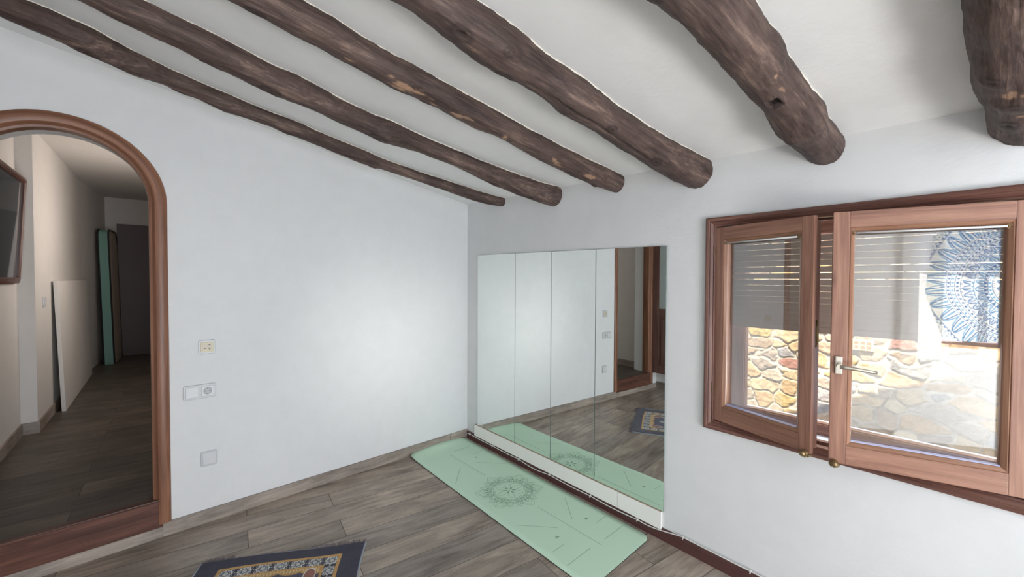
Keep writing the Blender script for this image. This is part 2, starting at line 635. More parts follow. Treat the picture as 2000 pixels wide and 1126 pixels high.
def arch_pts(a, b, n=28, z0=None):
    pts = [(AX + a, z0)] if z0 is not None else []
    for i in range(n + 1):
        th = PI * i / n
        pts.append((AX + a * math.cos(th), AZ + b * math.sin(th)))
    if z0 is not None:
        pts.append((AX - a, z0))
    return pts


TA = .25
bm = newbm()
hole = arch_pts(AA, AB, 28)
TOPZ = 3.0


def vq(bm, a, b, c, d):
    bm.faces.new([bm.verts.new(Vector(p)) for p in (a, b, c, d)])


for y in (0, TA):
    vq(bm, (AX + AA, y, -.1), (.4, y, -.1), (.4, y, TOPZ), (AX + AA, y, TOPZ))
    vq(bm, (-3.4, y, -.1), (AX - AA, y, -.1), (AX - AA, y, TOPZ), (-3.4, y, TOPZ))
    vq(bm, (AX - AA, y, -.1), (AX + AA, y, -.1), (AX + AA, y, HF - .004), (AX - AA, y, HF - .004))
    for p, q in zip(hole[:-1], hole[1:]):
        vq(bm, (p[0], y, p[1]), (q[0], y, q[1]), (q[0], y, TOPZ), (p[0], y, TOPZ))
    vq(bm, (AX + AA, y, HF - .004), (AX + AA, y, AZ), (AX + AA, y, AZ), (AX + AA, y, HF - .004)) if False else None
full = [(AX + AA, HF - .004)] + hole + [(AX - AA, HF - .004)]
for p, q in zip(full[:-1], full[1:]):
    vq(bm, (p[0], 0, p[1]), (q[0], 0, q[1]), (q[0], TA, q[1]), (p[0], TA, p[1]))
vq(bm, (AX - AA, 0, HF - .004), (AX + AA, 0, HF - .004), (AX + AA, TA, HF - .004), (AX - AA, TA, HF - .004))
vq(bm, (-3.4, 0, TOPZ), (.4, 0, TOPZ), (.4, TA, TOPZ), (-3.4, TA, TOPZ))
vq(bm, (.4, 0, -.1), (.4, TA, -.1), (.4, TA, TOPZ), (.4, 0, TOPZ))
bmesh.ops.remove_doubles(bm, verts=bm.verts, dist=1e-5)
bmesh.ops.recalc_face_normals(bm, faces=bm.faces)
struct('wall_back', bm, MT['plaster'])

# wall_right with the window hole; local frame turned by AL
WS0, WS1, WZ0, WZ1 = 2.195, 3.245, .722, 1.742
TB = .33
bm = newbm()
for a, b in (((-.02, 0, -.1), (WS0, -TB, TOPZ)), ((WS1, 0, -.1), (6.2, -TB, TOPZ)), ((WS0, 0, -.1), (WS1, -TB, WZ0)), ((WS0, 0, WZ1), (WS1, -TB, TOPZ))):
    add_box(bm, wb(a[0], a[1], a[2]), wb(b[0], b[1], b[2]))
struct('wall_right', bm, MT['plaster'], rz=AL)

# side wall with a window, wall behind the camera with a balcony door
WY0, WY1, WWZ0, WWZ1 = -5.30, -4.32, .85, 2.05
bm = newbm()
for lo, hi in (((XL - .3, WY1, -.1), (XL, .0, TOPZ)), ((XL - .3, YR - .3, -.1), (XL, WY0, TOPZ)),
               ((XL - .3, WY0, -.1), (XL, WY1, WWZ0)), ((XL - .3, WY0, WWZ1), (XL, WY1, TOPZ))):
    add_box(bm, lo, hi)
struct('wall_left', bm, MT['plaster'])
bm = newbm()
for lo, hi in (((XL, YR - .3, -.1), (-2.65, YR, TOPZ)), ((-1.05, YR - .3, -.1), (.2, YR, TOPZ)), ((-2.65, YR - .3, 2.15), (-1.05, YR, TOPZ))):
    add_box(bm, lo, hi)
struct('wall_rear', bm, MT['plaster'])

# sloping ceiling slab
bm = newbm()
cs = [(-3.4, -6.1), (.42, -6.1), (.42, .12), (-3.4, .12)]
lo = [bm.verts.new((x, y, ceil_z(x, y))) for x, y in cs]
hi = [bm.verts.new((x, y, ceil_z(x, y) + .22)) for x, y in cs]
bm.faces.new(lo[::-1]); bm.faces.new(hi)
for i in range(4):
    bm.faces.new((lo[i], lo[(i + 1) % 4], hi[(i + 1) % 4], hi[i]))
struct('ceiling', bm, MT['ceiling'])

# unseen wedge added above the eave, its slope shaped to shade the lane wall
bm = newbm()
ya_, yb_ = -1.0, -6.6
za_, zb_ = ceil_z(.42, ya_) + .19, 2.16 + .74 + .5 * (6.6 - 3.0)
q = [(.12, ya_, za_ - .03), (.42, ya_, za_ - .03), (.42, yb_, za_ - .03), (.12, yb_, za_ - .03)]
q2 = [(.12, ya_, za_), (.42, ya_, za_), (.42, yb_, zb_), (.12, yb_, zb_)]
v = [bm.verts.new(c) for c in q]; v2 = [bm.verts.new(c) for c in q2]
bm.faces.new(v[::-1]); bm.faces.new(v2)
for i in range(4):
    bm.faces.new((v[i], v[(i + 1) % 4], v2[(i + 1) % 4], v2[i]))
bmesh.ops.recalc_face_normals(bm, faces=bm.faces)
struct('shade_wedge', bm, MT['ext'])

# corridor behind the arch
SEG = [(-2.945, .25), (-2.878, 1.955), (-2.79, 1.96), (-2.665, 4.5), (-2.475, 6.0)]
bm = newbm()
T2 = [(-3.4, .25)] + SEG + [(-3.4, 6.0)]
vb = [bm.verts.new((x, y, 0)) for x, y in T2]
vt = [bm.verts.new((x, y, 2.95)) for x, y in T2]
bm.faces.new(vb); bm.faces.new(vt[::-1])
for i in range(len(T2)):
    j = (i + 1) % len(T2)
    bm.faces.new((vb[i], vt[i], vt[j], vb[j]))
bmesh.ops.recalc_face_normals(bm, faces=bm.faces)
struct('wall_corridor_left', bm, MT['hall'])
bm = newbm()
add_box(bm, (-1.62, TA, 0), (-1.4, 6.3, 2.95))
struct('wall_corridor_right', bm, MT['hall'])
bm = newbm()
add_box(bm, (-3.4, 6.0, 0), (-1.62, 6.2, 2.95))
struct('wall_corridor_end', bm, MT['hall'])
bm = newbm()
cs = [(-3.4, .25, 2.60), (-1.4, .25, 2.62), (-1.4, 6.2, 2.72), (-3.4, 6.2, 2.70)]
lo = [bm.verts.new(c) for c in cs]
hi = [bm.verts.new((c[0], c[1], 3.0)) for c in cs]
bm.faces.new(lo[::-1]); bm.faces.new(hi)
for i in range(4):
    bm.faces.new((lo[i], lo[(i + 1) % 4], hi[(i + 1) % 4], hi[i]))
struct('ceiling', bm, MT['hall'])


def skirting(name, p, q, z0, z1, th, m, side=1):
    """skirting board on the floor line p -> q (world xy); thickness to the left of travel"""
    p = Vector(p); q = Vector(q)
    d = q - p
    L = d.length
    bm = newbm()
    add_box(bm, (0, 0, z0), (L, th * side, z1), grain=0, bevel=.0015)
    o = struct(name, bm, m, loc=(p.x, p.y, 0), rz=math.atan2(d.y, d.x))
    return o


skirting('baseboard_back', (-2.137, 0), (-.006, 0), 0, .078, .012, MT['skirt'], -1)
skirting('baseboard_back', (-2.985, -.0), (-2.137, -.0), 0, .058, .012, MT['skirt'], -1)
skirting('baseboard_left', (XL, -.013), (XL, -4.2), 0, .078, .012, MT['skirt'], 1)
skirting('baseboard_corridor', SEG[0], SEG[1], HF, HF + .09, .012, MT['skirt'], -1)
skirting('baseboard_corridor', (SEG[1][0], SEG[1][1] - .001), (SEG[2][0] + .012, SEG[2][1] - .001), HF, HF + .09, .012, MT['skirt'], -1)
skirting('baseboard_corridor', (SEG[2][0], SEG[2][1]), SEG[3], HF, HF + .09, .012, MT['skirt'], -1)

# red-brown tile skirting under the mirrors: one long run of tiles, with rounded top
bm = newbm()
prof = [(0, .0), (.014, .0), (.014, .052), (.0125, .058), (.008, .063), (.001, .066), (0, .066)]
sweep(bm, [(.008, 0), (5.6, 0)], [(a, b) for a, b in prof], False, lambda a, b, d: wb(a, b, d))
struct('baseboard_right', bm, MT['tile'], rz=AL)

# flush painted cover in the arch wall
bm = newbm()
add_box(bm, (-1.94, -.0022, 2.135), (-1.80, .002, 2.222), bevel=.001)
tag(obj('junction_cover', bm, MT['plaster']), 'faint square white cover plate set flush high in the arched wall', 'cover plate')

# ------------------------------------------------------------------ arched door frame, step and door leaf
door = tag(empty('door_1', (AX, 0, HF)), 'arched brown wooden door frame round the opening to the corridor', 'door', kind='structure')
off = lambda co: Vector((co[0] - AX, co[1], co[2] - HF))
bm = newbm()
a_in = arch_pts(.343, .34, 36, .0775)
# outward = away from the opening; travel right jamb up, over, down: left of travel is inside
prof = [(.008, .02), (.008, .004), (.002, -.002), (-.004, -.014), (-.012, -.018), (-.036, -.019), (-.046, -.016), (-.054, -.012), (-.0575, -.004), (-.0575, .0)]
path = [(p[0], p[1]) for p in a_in]
sweep(bm, path, prof, False, lambda a, b, d: off((a, d, b)))
fr = obj('door_frame', bm, MT['arch'], door, smooth=30)
bm = newbm()
prof = [(-.006, .105), (.012, .105), (.012, .07), (.022, .068), (.022, .012), (.008, .006), (-.006, .006)]
path = [(p[0], p[1]) for p in arch_pts(.346, .343, 36, HF)]
sweep(bm, path, [(a, b) for a, b in prof], False, lambda a, b, d: off((a, d, b)))
obj('jamb_lining', bm, MT['arch'], door, smooth=30)
bm = newbm()
add_box(bm, off((-2.905, -.010, .056)), off((-2.137, .0, HF - .008)), grain=0, bevel=.001)
obj('step_riser', bm, MT['riser'], door)
bm = newbm()
add_box(bm, off((-2.905, -.016, HF - .008)), off((-2.15, .03, HF + .002)), grain=0, bevel=.002)
obj('step_nosing', bm, MT['riser'], door)
# leaf standing open against the side wall
LT = .035
leaf_o = Vector((-2.868, -.022, 0))
off2 = lambda co: Vector((co[0], co[1], co[2] - HF))
bm = newbm()


def leaf_box(y0, y1, z0, z1, x0=-LT, x1=0.0):
    add_box(bm, off2((x0, y0, z0)), off2((x1, y1, z1)), bevel=.003)


Wd = .68
leaf_box(0, -.085, HF + .005, 1.86)                 # hinge stile
leaf_box(-Wd, -Wd + .085, HF + .005, 1.86)
leaf_box(-.085, -Wd + .085, HF + .005, HF + .10)
leaf_box(-.085, -Wd + .085, .955, 1.072)
leaf_box(-.085, -Wd + .085, HF + .10, .955, -LT + .008, -.012)
leaf_box(-.115, -Wd + .115, HF + .13, .925, -LT + .010, -.004)
cy = -Wd / 2
pts_o = [(cy + Wd / 2 * math.cos(PI * i / 20), 1.86 + .33 * math.sin(PI * i / 20)) for i in range(21)]
sweep(bm, pts_o, [(0, -LT), (0, 0), (.085, 0), (.085, -LT), (0, -LT)], False, lambda a, b, d: off2((d, a, b)))
leaf = obj('door_leaf', bm, MT['leaf'], door, loc=(leaf_o.x - AX, leaf_o.y, 0), rz=math.radians(-7))
bm = newbm()
gl = [(-.08, 1.068), (-Wd + .08, 1.068)] + [(cy - (Wd / 2 - .08) * math.cos(PI * i / 16), 1.86 + .255 * math.sin(PI * i / 16)) for i in range(17)]
v0 = [bm.verts.new(off2((-.020, a, b))) for a, b in gl]
v1 = [bm.verts.new(off2((-.014, a, b))) for a, b in gl]
bm.faces.new(v0); bm.faces.new(v1[::-1])
for i in range(len(gl)):
    bm.faces.new((v0[i], v0[(i + 1) % len(gl)], v1[(i + 1) % len(gl)], v1[i]))
bmesh.ops.recalc_face_normals(bm, faces=bm.faces)
obj('frosted_pane', bm, MT['frost'], leaf)

# door at the far end of the corridor
d2 = tag(empty('door_2', (-1.95, 6.0, HF)), 'plain dark brown door at the far end of the corridor', 'door', kind='structure')
bm = newbm()
add_box(bm, (-.395, -.045, 0), (.3, -.002, 2.085), bevel=.003)
obj('door_leaf', bm, MT['darkdoor'], d2)
bm = newbm()
lathe(bm, [(.012, 0), (.012, .04), (.024, .045), (.026, .06), (.015, .068)], (.22, -.045, 1.0), (0, -1, 0), 16)
obj('door_knob', bm, MT['nickel'], d2)

# ------------------------------------------------------------------ window_1
win = tag(empty('window_1', wbw(WS0, 0, WZ0), AL), 'brown wooden double casement window standing ajar in the white wall', 'window', kind='structure')
w0 = wb(WS0, 0, WZ0)
wl = lambda co: Vector(co) - w0
# stepped casing on the wall
bm = newbm()
rect = [(2.206, .740), (3.212, .740), (3.212, 1.722), (2.206, 1.722)]      # counter-clockwise in (s, z): left of travel is inside
prof = [(.004, -.03), (.004, .006), (-.002, .009), (-.006, .006), (-.012, .012), (-.018, .016), (-.022, .013), (-.027, .019), (-.034, .022), (-.0405, .018), (-.0405, 0)]
sweep(bm, rect, prof, True, lambda a, b, d: wl(wb(a, d, b)), seg=True)
obj('casing', bm, MT['casing'], win, smooth=35)
# fixed frame inside the hole
bm = newbm()
rect = [(2.197, .724), (3.243, .724), (3.243, 1.740), (2.197, 1.740)]
prof = [(0, -.002), (0, -.075), (.030, -.075), (.030, -.048), (.016, -.046), (.016, -.002), (0, -.002)]
sweep(bm, rect, prof, True, lambda a, b, d: wl(wb(a, d, b)), seg=True)
obj('window_frame', bm, MT['casing'], win)


def sash(side, hinge_s, width, deg, z0, z1, stile, head, foot):
    """one casement; local a along the width from the hinge, b towards the room, c up"""
    th = math.radians(deg)
    if side > 0:
        ds, dn = (math.cos(th), math.sin(th)); ns, nn = (-math.sin(th), math.cos(th))
    else:
        ds, dn = (-math.cos(th), math.sin(th)); ns, nn = (math.sin(th), math.cos(th))

    def mp(c):
        s = hinge_s + c[0] * ds + c[1] * ns
        n = c[0] * dn + c[1] * nn
        return wl(wb(s, n, c[2]))
    W = width
    bm = newbm()
    F0, F1 = -.022, 0.0          # front board (room side)
    B0 = -.062                   # back of the rebated inner board
    bv = .0025
    for (lo, hi, g) in (((0, F0, z0), (stile, F1, z1), 2), ((W - stile, F0, z0), (W, F1, z1), 2),
                        ((stile, F0, z0), (W - stile, F1, z0 + foot), 0), ((stile, F0, z1 - head), (W - stile, F1, z1), 0)):
        add_box(bm, lo, hi, g, bv, mp)
    e = .014
    for (lo, hi, g) in (((e, B0, z0 + e), (stile, F0, z1 - e), 2), ((W - stile, B0, z0 + e), (W - .010, F0, z1 - e), 2),
                        ((stile, B0, z0 + e), (W - stile, F0, z0 + foot), 0), ((stile, B0, z1 - head), (W - stile, F0, z1 - e), 0)):
        add_box(bm, lo, hi, g, .002, mp)
    # astragal strip on the free edge
    bmesh.ops.recalc_face_normals(bm, faces=bm.faces)
    o = obj('sash', bm, MT['wood'], win)
    # glazing beads
    bm = newbm()
    r = [(stile, z0 + foot), (W - stile, z0 + foot), (W - stile, z1 - head), (stile, z1 - head)]
    prof = [(-.001, -.004), (.004, -.002), (.008, -.006), (.013, -.009), (.017, -.016), (.017, -.034)]
    sweep(bm, r, prof, True, lambda a, b, d: mp((a, d, b)), seg=True)
    obj('glazing_bead', bm, MT['bead'], o, smooth=30)
    bm = newbm()
    add_box(bm, (stile + .012, -.036, z0 + foot + .012), (W - stile - .012, -.032, z1 - head - .012), None, 0, mp)
    obj('glass_pane', bm, MT['glass'], o)
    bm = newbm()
    add_box(bm, (stile + .016, -.031, z0 + foot + .0165), (W - stile - .016, -.010, z0 + foot + .0185), None, 0, mp)  # added strip whose blue stands in for sky reflected on the bottom bead
    tag(obj('sky_reflection_strip', bm, MT['strip'], o), 'pale blue strip along the foot of the pane, painted as reflected sky')
    # little curtain rod across the top of the pane
    bm = newbm()
    zr = z1 - head - .022
    P = [mp((stile + .020, .001, zr)), mp((W - stile - .020, .001, zr))]
    tube(bm, P, .0035, 10)
    obj('curtain_rod', bm, MT['white'], o)
    for aa in (stile + .015, W - stile - .015):
        bm = newbm()
        ring = [mp((aa + .0065 * math.cos(t), -.001, zr + .0065 * math.sin(t))) for t in np.linspace(-.6 * PI, 1.1 * PI, 12)]
        tube(bm, ring, .0015, 6)
        tube(bm, [mp((aa, -.014, zr)), mp((aa, .002, zr))], .002, 6)
        obj('rod_hook', bm, MT['brass'], o)
    # hinges
    for zz in (z0 + .16, z1 - .12):
        bm = newbm()
        tube(bm, [mp((-.004, .004, zz - .028)), mp((-.004, .004, zz + .028))], .0055, 10)
        add_box(bm, (-.003, -.002, zz - .024), (.010, .002, zz + .024), None, 0, mp)
        obj('hinge', bm, MT['brass'], o)
    # cast brass bolt guide under the free corner
    bm = newbm()
    c = (W - .016, .004, z0 + .002)
    lathe(bm, [(.011, -.004), (.0135, .002), (.013, .008), (.009, .012), (.012, .017), (.0125, .021), (.007, .027), (.002, .029)], mp(c), mp((c[0], c[1] + 1, c[2])) - mp(c), 14)
    for q in range(5):
        an = PI * (.1 + q * .2)
        tube(bm, [mp((c[0] + .010 * math.cos(an), c[1] + .006, c[2] - .010 * math.sin(an))), mp((c[0] + .017 * math.cos(an), c[1] + .003, c[2] - .018 * math.sin(an)))], .0035, 6)
    add_box(bm, (W - .034, -.02, z0 - .012), (W - .002, .004, z0 - .004), None, .002, mp)
    bmesh.ops.recalc_face_normals(bm, faces=bm.faces)
    obj('bolt_guide', bm, MT['brass'], o)
    return o, mp


sl, mpl = sash(1, 2.206, .462, 16.9, .749, 1.712, .046, .058, .070)
sr, mpr = sash(-1, 3.208, .518, 17.5, .749, 1.712, .050, .060, .072)
# lock keep on the edge of the first sash
bm = newbm()
W = .462
add_box(bm, (W - .011, -.052, 1.185), (W - .008, -.030, 1.285), None, .001, mpl)
tube(bm, [mpl((W - .009, -.041, 1.18)), mpl((W - .003, -.041, 1.21)), mpl((W - .003, -.041, 1.25)), mpl((W - .009, -.041, 1.29))], .004, 8)
obj('lock_keep', bm, MT['brass'], sl)
bm = newbm()
tube(bm, [mpl((W - .007, -.020, .79)), mpl((W - .007, -.020, 1.69))], .0022, 6)
obj('edge_seal', bm, MT['bead'], sl)
# lever handle
W = .518
hz = 1.128
bm = newbm()
add_box(bm, (W - .035, 0, hz - .034), (W - .013, .009, hz + .034), None, .003, mpr)
lathe(bm, [(.009, 0), (.009, .030), (.010, .034)], mpr((W - .024, .008, hz)), mpr((W - .024, 1.008, hz)) - mpr((W - .024, .008, hz)), 16)
pts = [(W - .024, .040, hz), (W - .040, .043, hz - .001), (W - .07, .046, hz - .003), (W - .10, .046, hz - .006), (W - .130, .042, hz - .010)]
ring = []
for i, p in enumerate(pts):
    hh = (.008, .0075, .0065, .0060, .0062)[i]
    bb = (.006, .0055, .005, .0045, .004)[i]
    ring.append([bm.verts.new(mpr((p[0] , p[1] + bb * math.cos(t), p[2] + hh * math.sin(t)))) for t in np.linspace(0, 2 * PI, 13)[:-1]])
for a, b in zip(ring[:-1], ring[1:]):
    for k in range(12):
        f = bm.faces.new((a[k], a[(k + 1) % 12], b[(k + 1) % 12], b[k])); f.smooth = True
bm.faces.new(ring[0]); bm.faces.new(ring[-1][::-1])
bmesh.ops.recalc_face_normals(bm, faces=bm.faces)
tag(obj('handle', bm, MT['nickel'], sr), 'satin nickel lever handle')

# outer wooden frame set deep in the hole, bottom rail with crumbs of paint
bm = newbm()
rect = [(2.205, .716), (3.236, .716), (3.236, 1.736), (2.205, 1.736)]
prof = [(-.01, -.215), (.062, -.215), (.062, -.222), (.067, -.226), (.067, -.262), (-.01, -.262), (-.01, -.215)]
sweep(bm, rect, prof, True, lambda a, b, d: wl(wb(a, d, b)), seg=True)
obj('outer_frame', bm, MT['wood'], win)
# pale reveal panel between the frames and the outside sill
bm = newbm()
add_box(bm, wl(wb(2.1965, -.110, .724)), wl(wb(2.200, -.214, 1.738)))
obj('reveal', bm, MT['reveal'], win)
bm = newbm()
add_box(bm, wl(wb(2.197, -.076, .7225)), wl(wb(3.243, -.214, .730)))
add_box(bm, wl(wb(2.15, -.262, .70)), wl(wb(3.30, -.42, .745)), bevel=.004)
obj('window_sill', bm, MT['reveal'], win)

# roller shutter half way down, right behind the casements
SHN = -.095
sh = tag(empty('roller_shutter', wbw(2.23, SHN, 1.2), AL), 'brown slatted roller shutter lowered half way behind the window panes', 'roller shutter')
s0 = wb(2.23, SHN, 1.2)
bm = newbm()
gaps = [0, .0, .0004, .0005, .0006, .0008, .0014, .0034, .0042, .0038, .0010, .0012, .0014, .0030, .0]
z = 1.244
zt = 1.654
for i in range(15):
    g = gaps[i]
    h = (zt - 1.244 - sum(gaps)) / 15
    add_box(bm, wb(2.199, SHN + .004, z) - s0, wb(3.241, SHN - .005, z + h) - s0, grain=1, bevel=.0022)
    z += h + g
for ss in (2.42, 2.60, 2.79, 3.0, 3.15):
    add_box(bm, wb(ss, SHN + .002, 1.244) - s0, wb(ss + .004, SHN - .002, 1.654) - s0)
obj('slats', bm, MT['shutter'], sh)
bm = newbm()
add_box(bm, wb(2.199, SHN + .007, 1.219) - s0, wb(3.241, SHN - .008, 1.2445) - s0, grain=1, bevel=.002)
add_box(bm, wb(2.199, SHN + .009, 1.219) - s0, wb(3.241, SHN - .010, 1.223) - s0, grain=1)
obj('bottom_rail', bm, MT['shutter'], sh)

# ------------------------------------------------------------------ rubble wall across the lane
SN = -2.2
hS, wS = 640, 1000
s_min, s_max, z_min, z_max = .2, 5.0, -.5, 2.6
rs = np.random.RandomState(11)
pts = []
# jittered rows of stones, longer than tall
zc = z_min
while zc < z_max + .2:
    rowh = rs.uniform(.055, .135)
    sc = s_min - .3
    while sc < s_max + .3:
        wst = rs.uniform(.10, .36) if rowh > .09 else rs.uniform(.07, .24)
        pts.append((sc + wst / 2 + rs.uniform(-.03, .03), zc + rowh / 2 + rs.uniform(-.028, .028), max(1.0, wst / rowh * .8)))
        sc += wst
    zc += rowh
pts = np.array(pts)
ss, zz = np.meshgrid(np.linspace(s_min, s_max, wS), np.linspace(z_min, z_max, hS))
wx = (value_noise(hS, wS, 26, 40, 1, 5) - .5) * .12
wz = (value_noise(hS, wS, 30, 36, 2, 5) - .5) * .08
sx = ss + wx
sz = zz + wz
F1 = np.full((hS, wS), 9.0); F2 = np.full((hS, wS), 9.0); ID = np.zeros((hS, wS), int)
for k, (a, b, asp) in enumerate(pts):
    i0 = np.searchsorted(zz[:, 0], b - .34); i1 = np.searchsorted(zz[:, 0], b + .34)
    j0 = np.searchsorted(ss[0], a - .55); j1 = np.searchsorted(ss[0], a + .55)
    if i1 <= i0 or j1 <= j0:
        continue
    asp = min(asp, 2.4)
    d = np.sqrt(((sx[i0:i1, j0:j1] - a) / asp) ** 2 + ((sz[i0:i1, j0:j1] - b)) ** 2)
    f1 = F1[i0:i1, j0:j1]; f2 = F2[i0:i1, j0:j1]; idd = ID[i0:i1, j0:j1]
    m = d < f1
    f2[m] = f1[m]; f1[m] = d[m]; idd[m] = k
    m2 = (~m) & (d < f2)
    f2[m2] = d[m2]
edge = F2 - F1
mw = .002 + .008 * value_noise(hS, wS, 14, 20, 4, 2)
st = np.clip((edge - mw) / .016, 0, 1)
st = st * st * (3 - 2 * st)
fine = value_noise(hS, wS, 90, 140, 5, 3)
med = value_noise(hS, wS, 24, 36, 6, 3)
proud = rs.uniform(.3, 1.0, len(pts))[ID]
H = st * (.004 + .016 * proud) + .012 * (fine - .5) * (0.5 + st) + .02 * (med - .5) * st
tilt = rs.uniform(-.08, .08, (len(pts), 2))
H += st * ((ss - pts[ID, 0]) * tilt[ID, 0] + (zz - pts[ID, 1]) * tilt[ID, 1])
pal = np.array([lin(196, 158, 108), lin(206, 176, 132), lin(188, 164, 134), lin(172, 150, 128), lin(202, 170, 104), lin(180, 150, 118), lin(160, 150, 142), lin(178, 118, 94), lin(212, 190, 152), lin(190, 142, 104)])
pw = np.array([.16, .18, .13, .12, .10, .10, .07, .04, .05, .05])
pick = rs.choice(len(pal), len(pts), p=pw / pw.sum())
C = pal[pick][ID] * (.80 + .40 * med[..., None]) * (.86 + .28 * fine[..., None])
mort = np.array(lin(214, 196, 172))
C = C * st[..., None] + (mort * (.8 + .4 * fine[..., None])) * (1 - st[..., None])
C = np.clip(C * .36 + .03, 0, 1)
P = np.stack([-(SN + H), -ss, zz], -1)
sw = grid_mesh('wall_lane', P[:, :, :], C, MT['stone'])
sw.rotation_euler = (0, 0, AL)
tag(sw, kind='structure')
bm = newbm()
add_box(bm, wb(.2, SN - .2, 2.58), wb(5.0, SN + .02, 5.6))  # plain upper wall added to bounce sunlight in through the window
struct('wall_lane_bounce', bm, MT['concrete'], rz=AL)
# hollow brick let into the rubble wall
bm = newbm()
bs, bz = 2.405, .935
add_box(bm, wb(bs - .105, SN + .02, bz - .042), wb(bs + .105, SN + .045, bz + .042), bevel=.003)
br = obj('hollow_brick', bm, MT['brick'], rz=AL)
tag(br, 'hollow clay brick with rows of holes let into the rubble wall outside', 'brick')
bm = newbm()
for r_ in range(2):
    for c_ in range(5):
        add_box(bm, wb(bs - .094 + c_ * .039, SN + .040, bz - .030 + r_ * .034), wb(bs - .094 + c_ * .039 + .028, SN + .0465, bz - .030 + r_ * .034 + .024))
obj('hole_shade', bm, flat('brick_hole_shade', lin(120, 84, 58), .95), br)  # dark blocks on the brick face, coloured as the shade inside its holes
bm = newbm()
add_box(bm, wb(.2, -TB - .02, -1.2), wb(5.0, SN + .1, -.45))
struct('ground_lane', bm, MT['concrete'], rz=AL)

# ------------------------------------------------------------------ log beams
N_ = Vector((.17281422, -.04015273, .98413566))
D_ = Vector((-.98174038, .07363053, .17539774))
W_ = Vector((.07950513, .99647696, .02669516))
O_ = Vector((0, 0, CP[0]))
RM = Matrix((D_, W_, D_.cross(W_))).transposed()
T = NT('log_wood')
co = T.objco()
a = T.noise(T.scaled(co, (2.2, 26, 26)), 1.0, 6, .65, .8)
b = T.noise(T.scaled(co, (9, 120, 120)), 1.0, 4, .65)
c = T.noise(T.scaled(co, (3.5, 9, 9)), 1.0, 4, .55)
f = T.math('ADD', T.math('MULTIPLY', a, .45), T.math('ADD', T.math('MULTIPLY', b, .30), T.math('MULTIPLY', c, .25)))
col = T.ramp(f, [(.33, lin(34, 26, 25)), (.44, lin(68, 54, 50)), (.54, lin(92, 75, 69)), (.66, lin(140, 117, 105))])
at = T.add('ShaderNodeAttribute'); at.attribute_name = 'Col'
sp = T.add('ShaderNodeSeparateColor'); T.ln(at.outputs['Color'], sp.inputs[0])
col = T.mix(sp.outputs[0], col, lin(182, 146, 118))          # chipped pale spots
col = T.mix(sp.outputs[1], col, lin(30, 23, 22))             # knots and cracks
T.ln(col, T.b.inputs['Base Color'])
T.b.inputs['Roughness'].default_value = .58
T.b.inputs['Specular IOR Level'].default_value = .35
T.bump(T.math('ADD', a, T.math('MULTIPLY', b, .6)), .7, .006)
MT['log'] = T.m

MT['bead_plaster'] = flat('plaster_bead', lin(232, 228, 214), .9)
BLAB = {
    1: ('dark brown log ceiling beam closest to the arched wall, the slimmest', ),
    2: ('dark brown log ceiling beam next to the slim one by the arched wall', ),
    3: ('dark log ceiling beam with pale chipped patches along its side', ),
    4: ('dark log ceiling beam with a long drying crack, ending above the mirrors', ),
    5: ('thick dark log ceiling beam with a square hole, ending just before the window', ),
    6: ('thick gnarled log ceiling beam ending above the window', ),
}
# pale chips (L, angle) and knots per beam; angle 0 points down, positive towards the camera side
CHIPS = {3: [(1.30, .35, .075, .022), (1.23, .25, .05, .016), (1.05, .35, .05, .018), (.80, .25, .02, .012), (.45, .5, .035, .014), (.22, .6, .035, .014), (1.55, .3, .03, .01)],
         4: [(1.30, .1, .03, .006)], 5: [(.55, .7, .02, .008), (.62, .75, .012, .006)], 6: [(.12, .0, .02, .01), (.28, -.2, .018, .010)]}
KNOTS = {1: [(2.36, .2, .035), (2.05, -.1, .03), (1.55, .1, .03), (1.0, -.2, .02)], 2: [(1.72, .1, .045), (1.2, .2, .05), (.42, .1, .03), (1.95, -.2, .035), (.15, .3, .02)],
         3: [(1.22, -.2, .022), (.78, .1, .018), (.12, -.2, .015), (1.85, .1, .03)], 4: [(1.36, .45, .040), (1.15, -.3, .035), (.28, .4, .03), (.62, .6, .03), (1.2, .9, .02)],
         5: [(.50, .15, .024), (.22, -.3, .02), (1.15, -.5, .04)], 6: [(.20, -.1, .03), (.36, -.5, .03), (.06, -.4, .03)]}

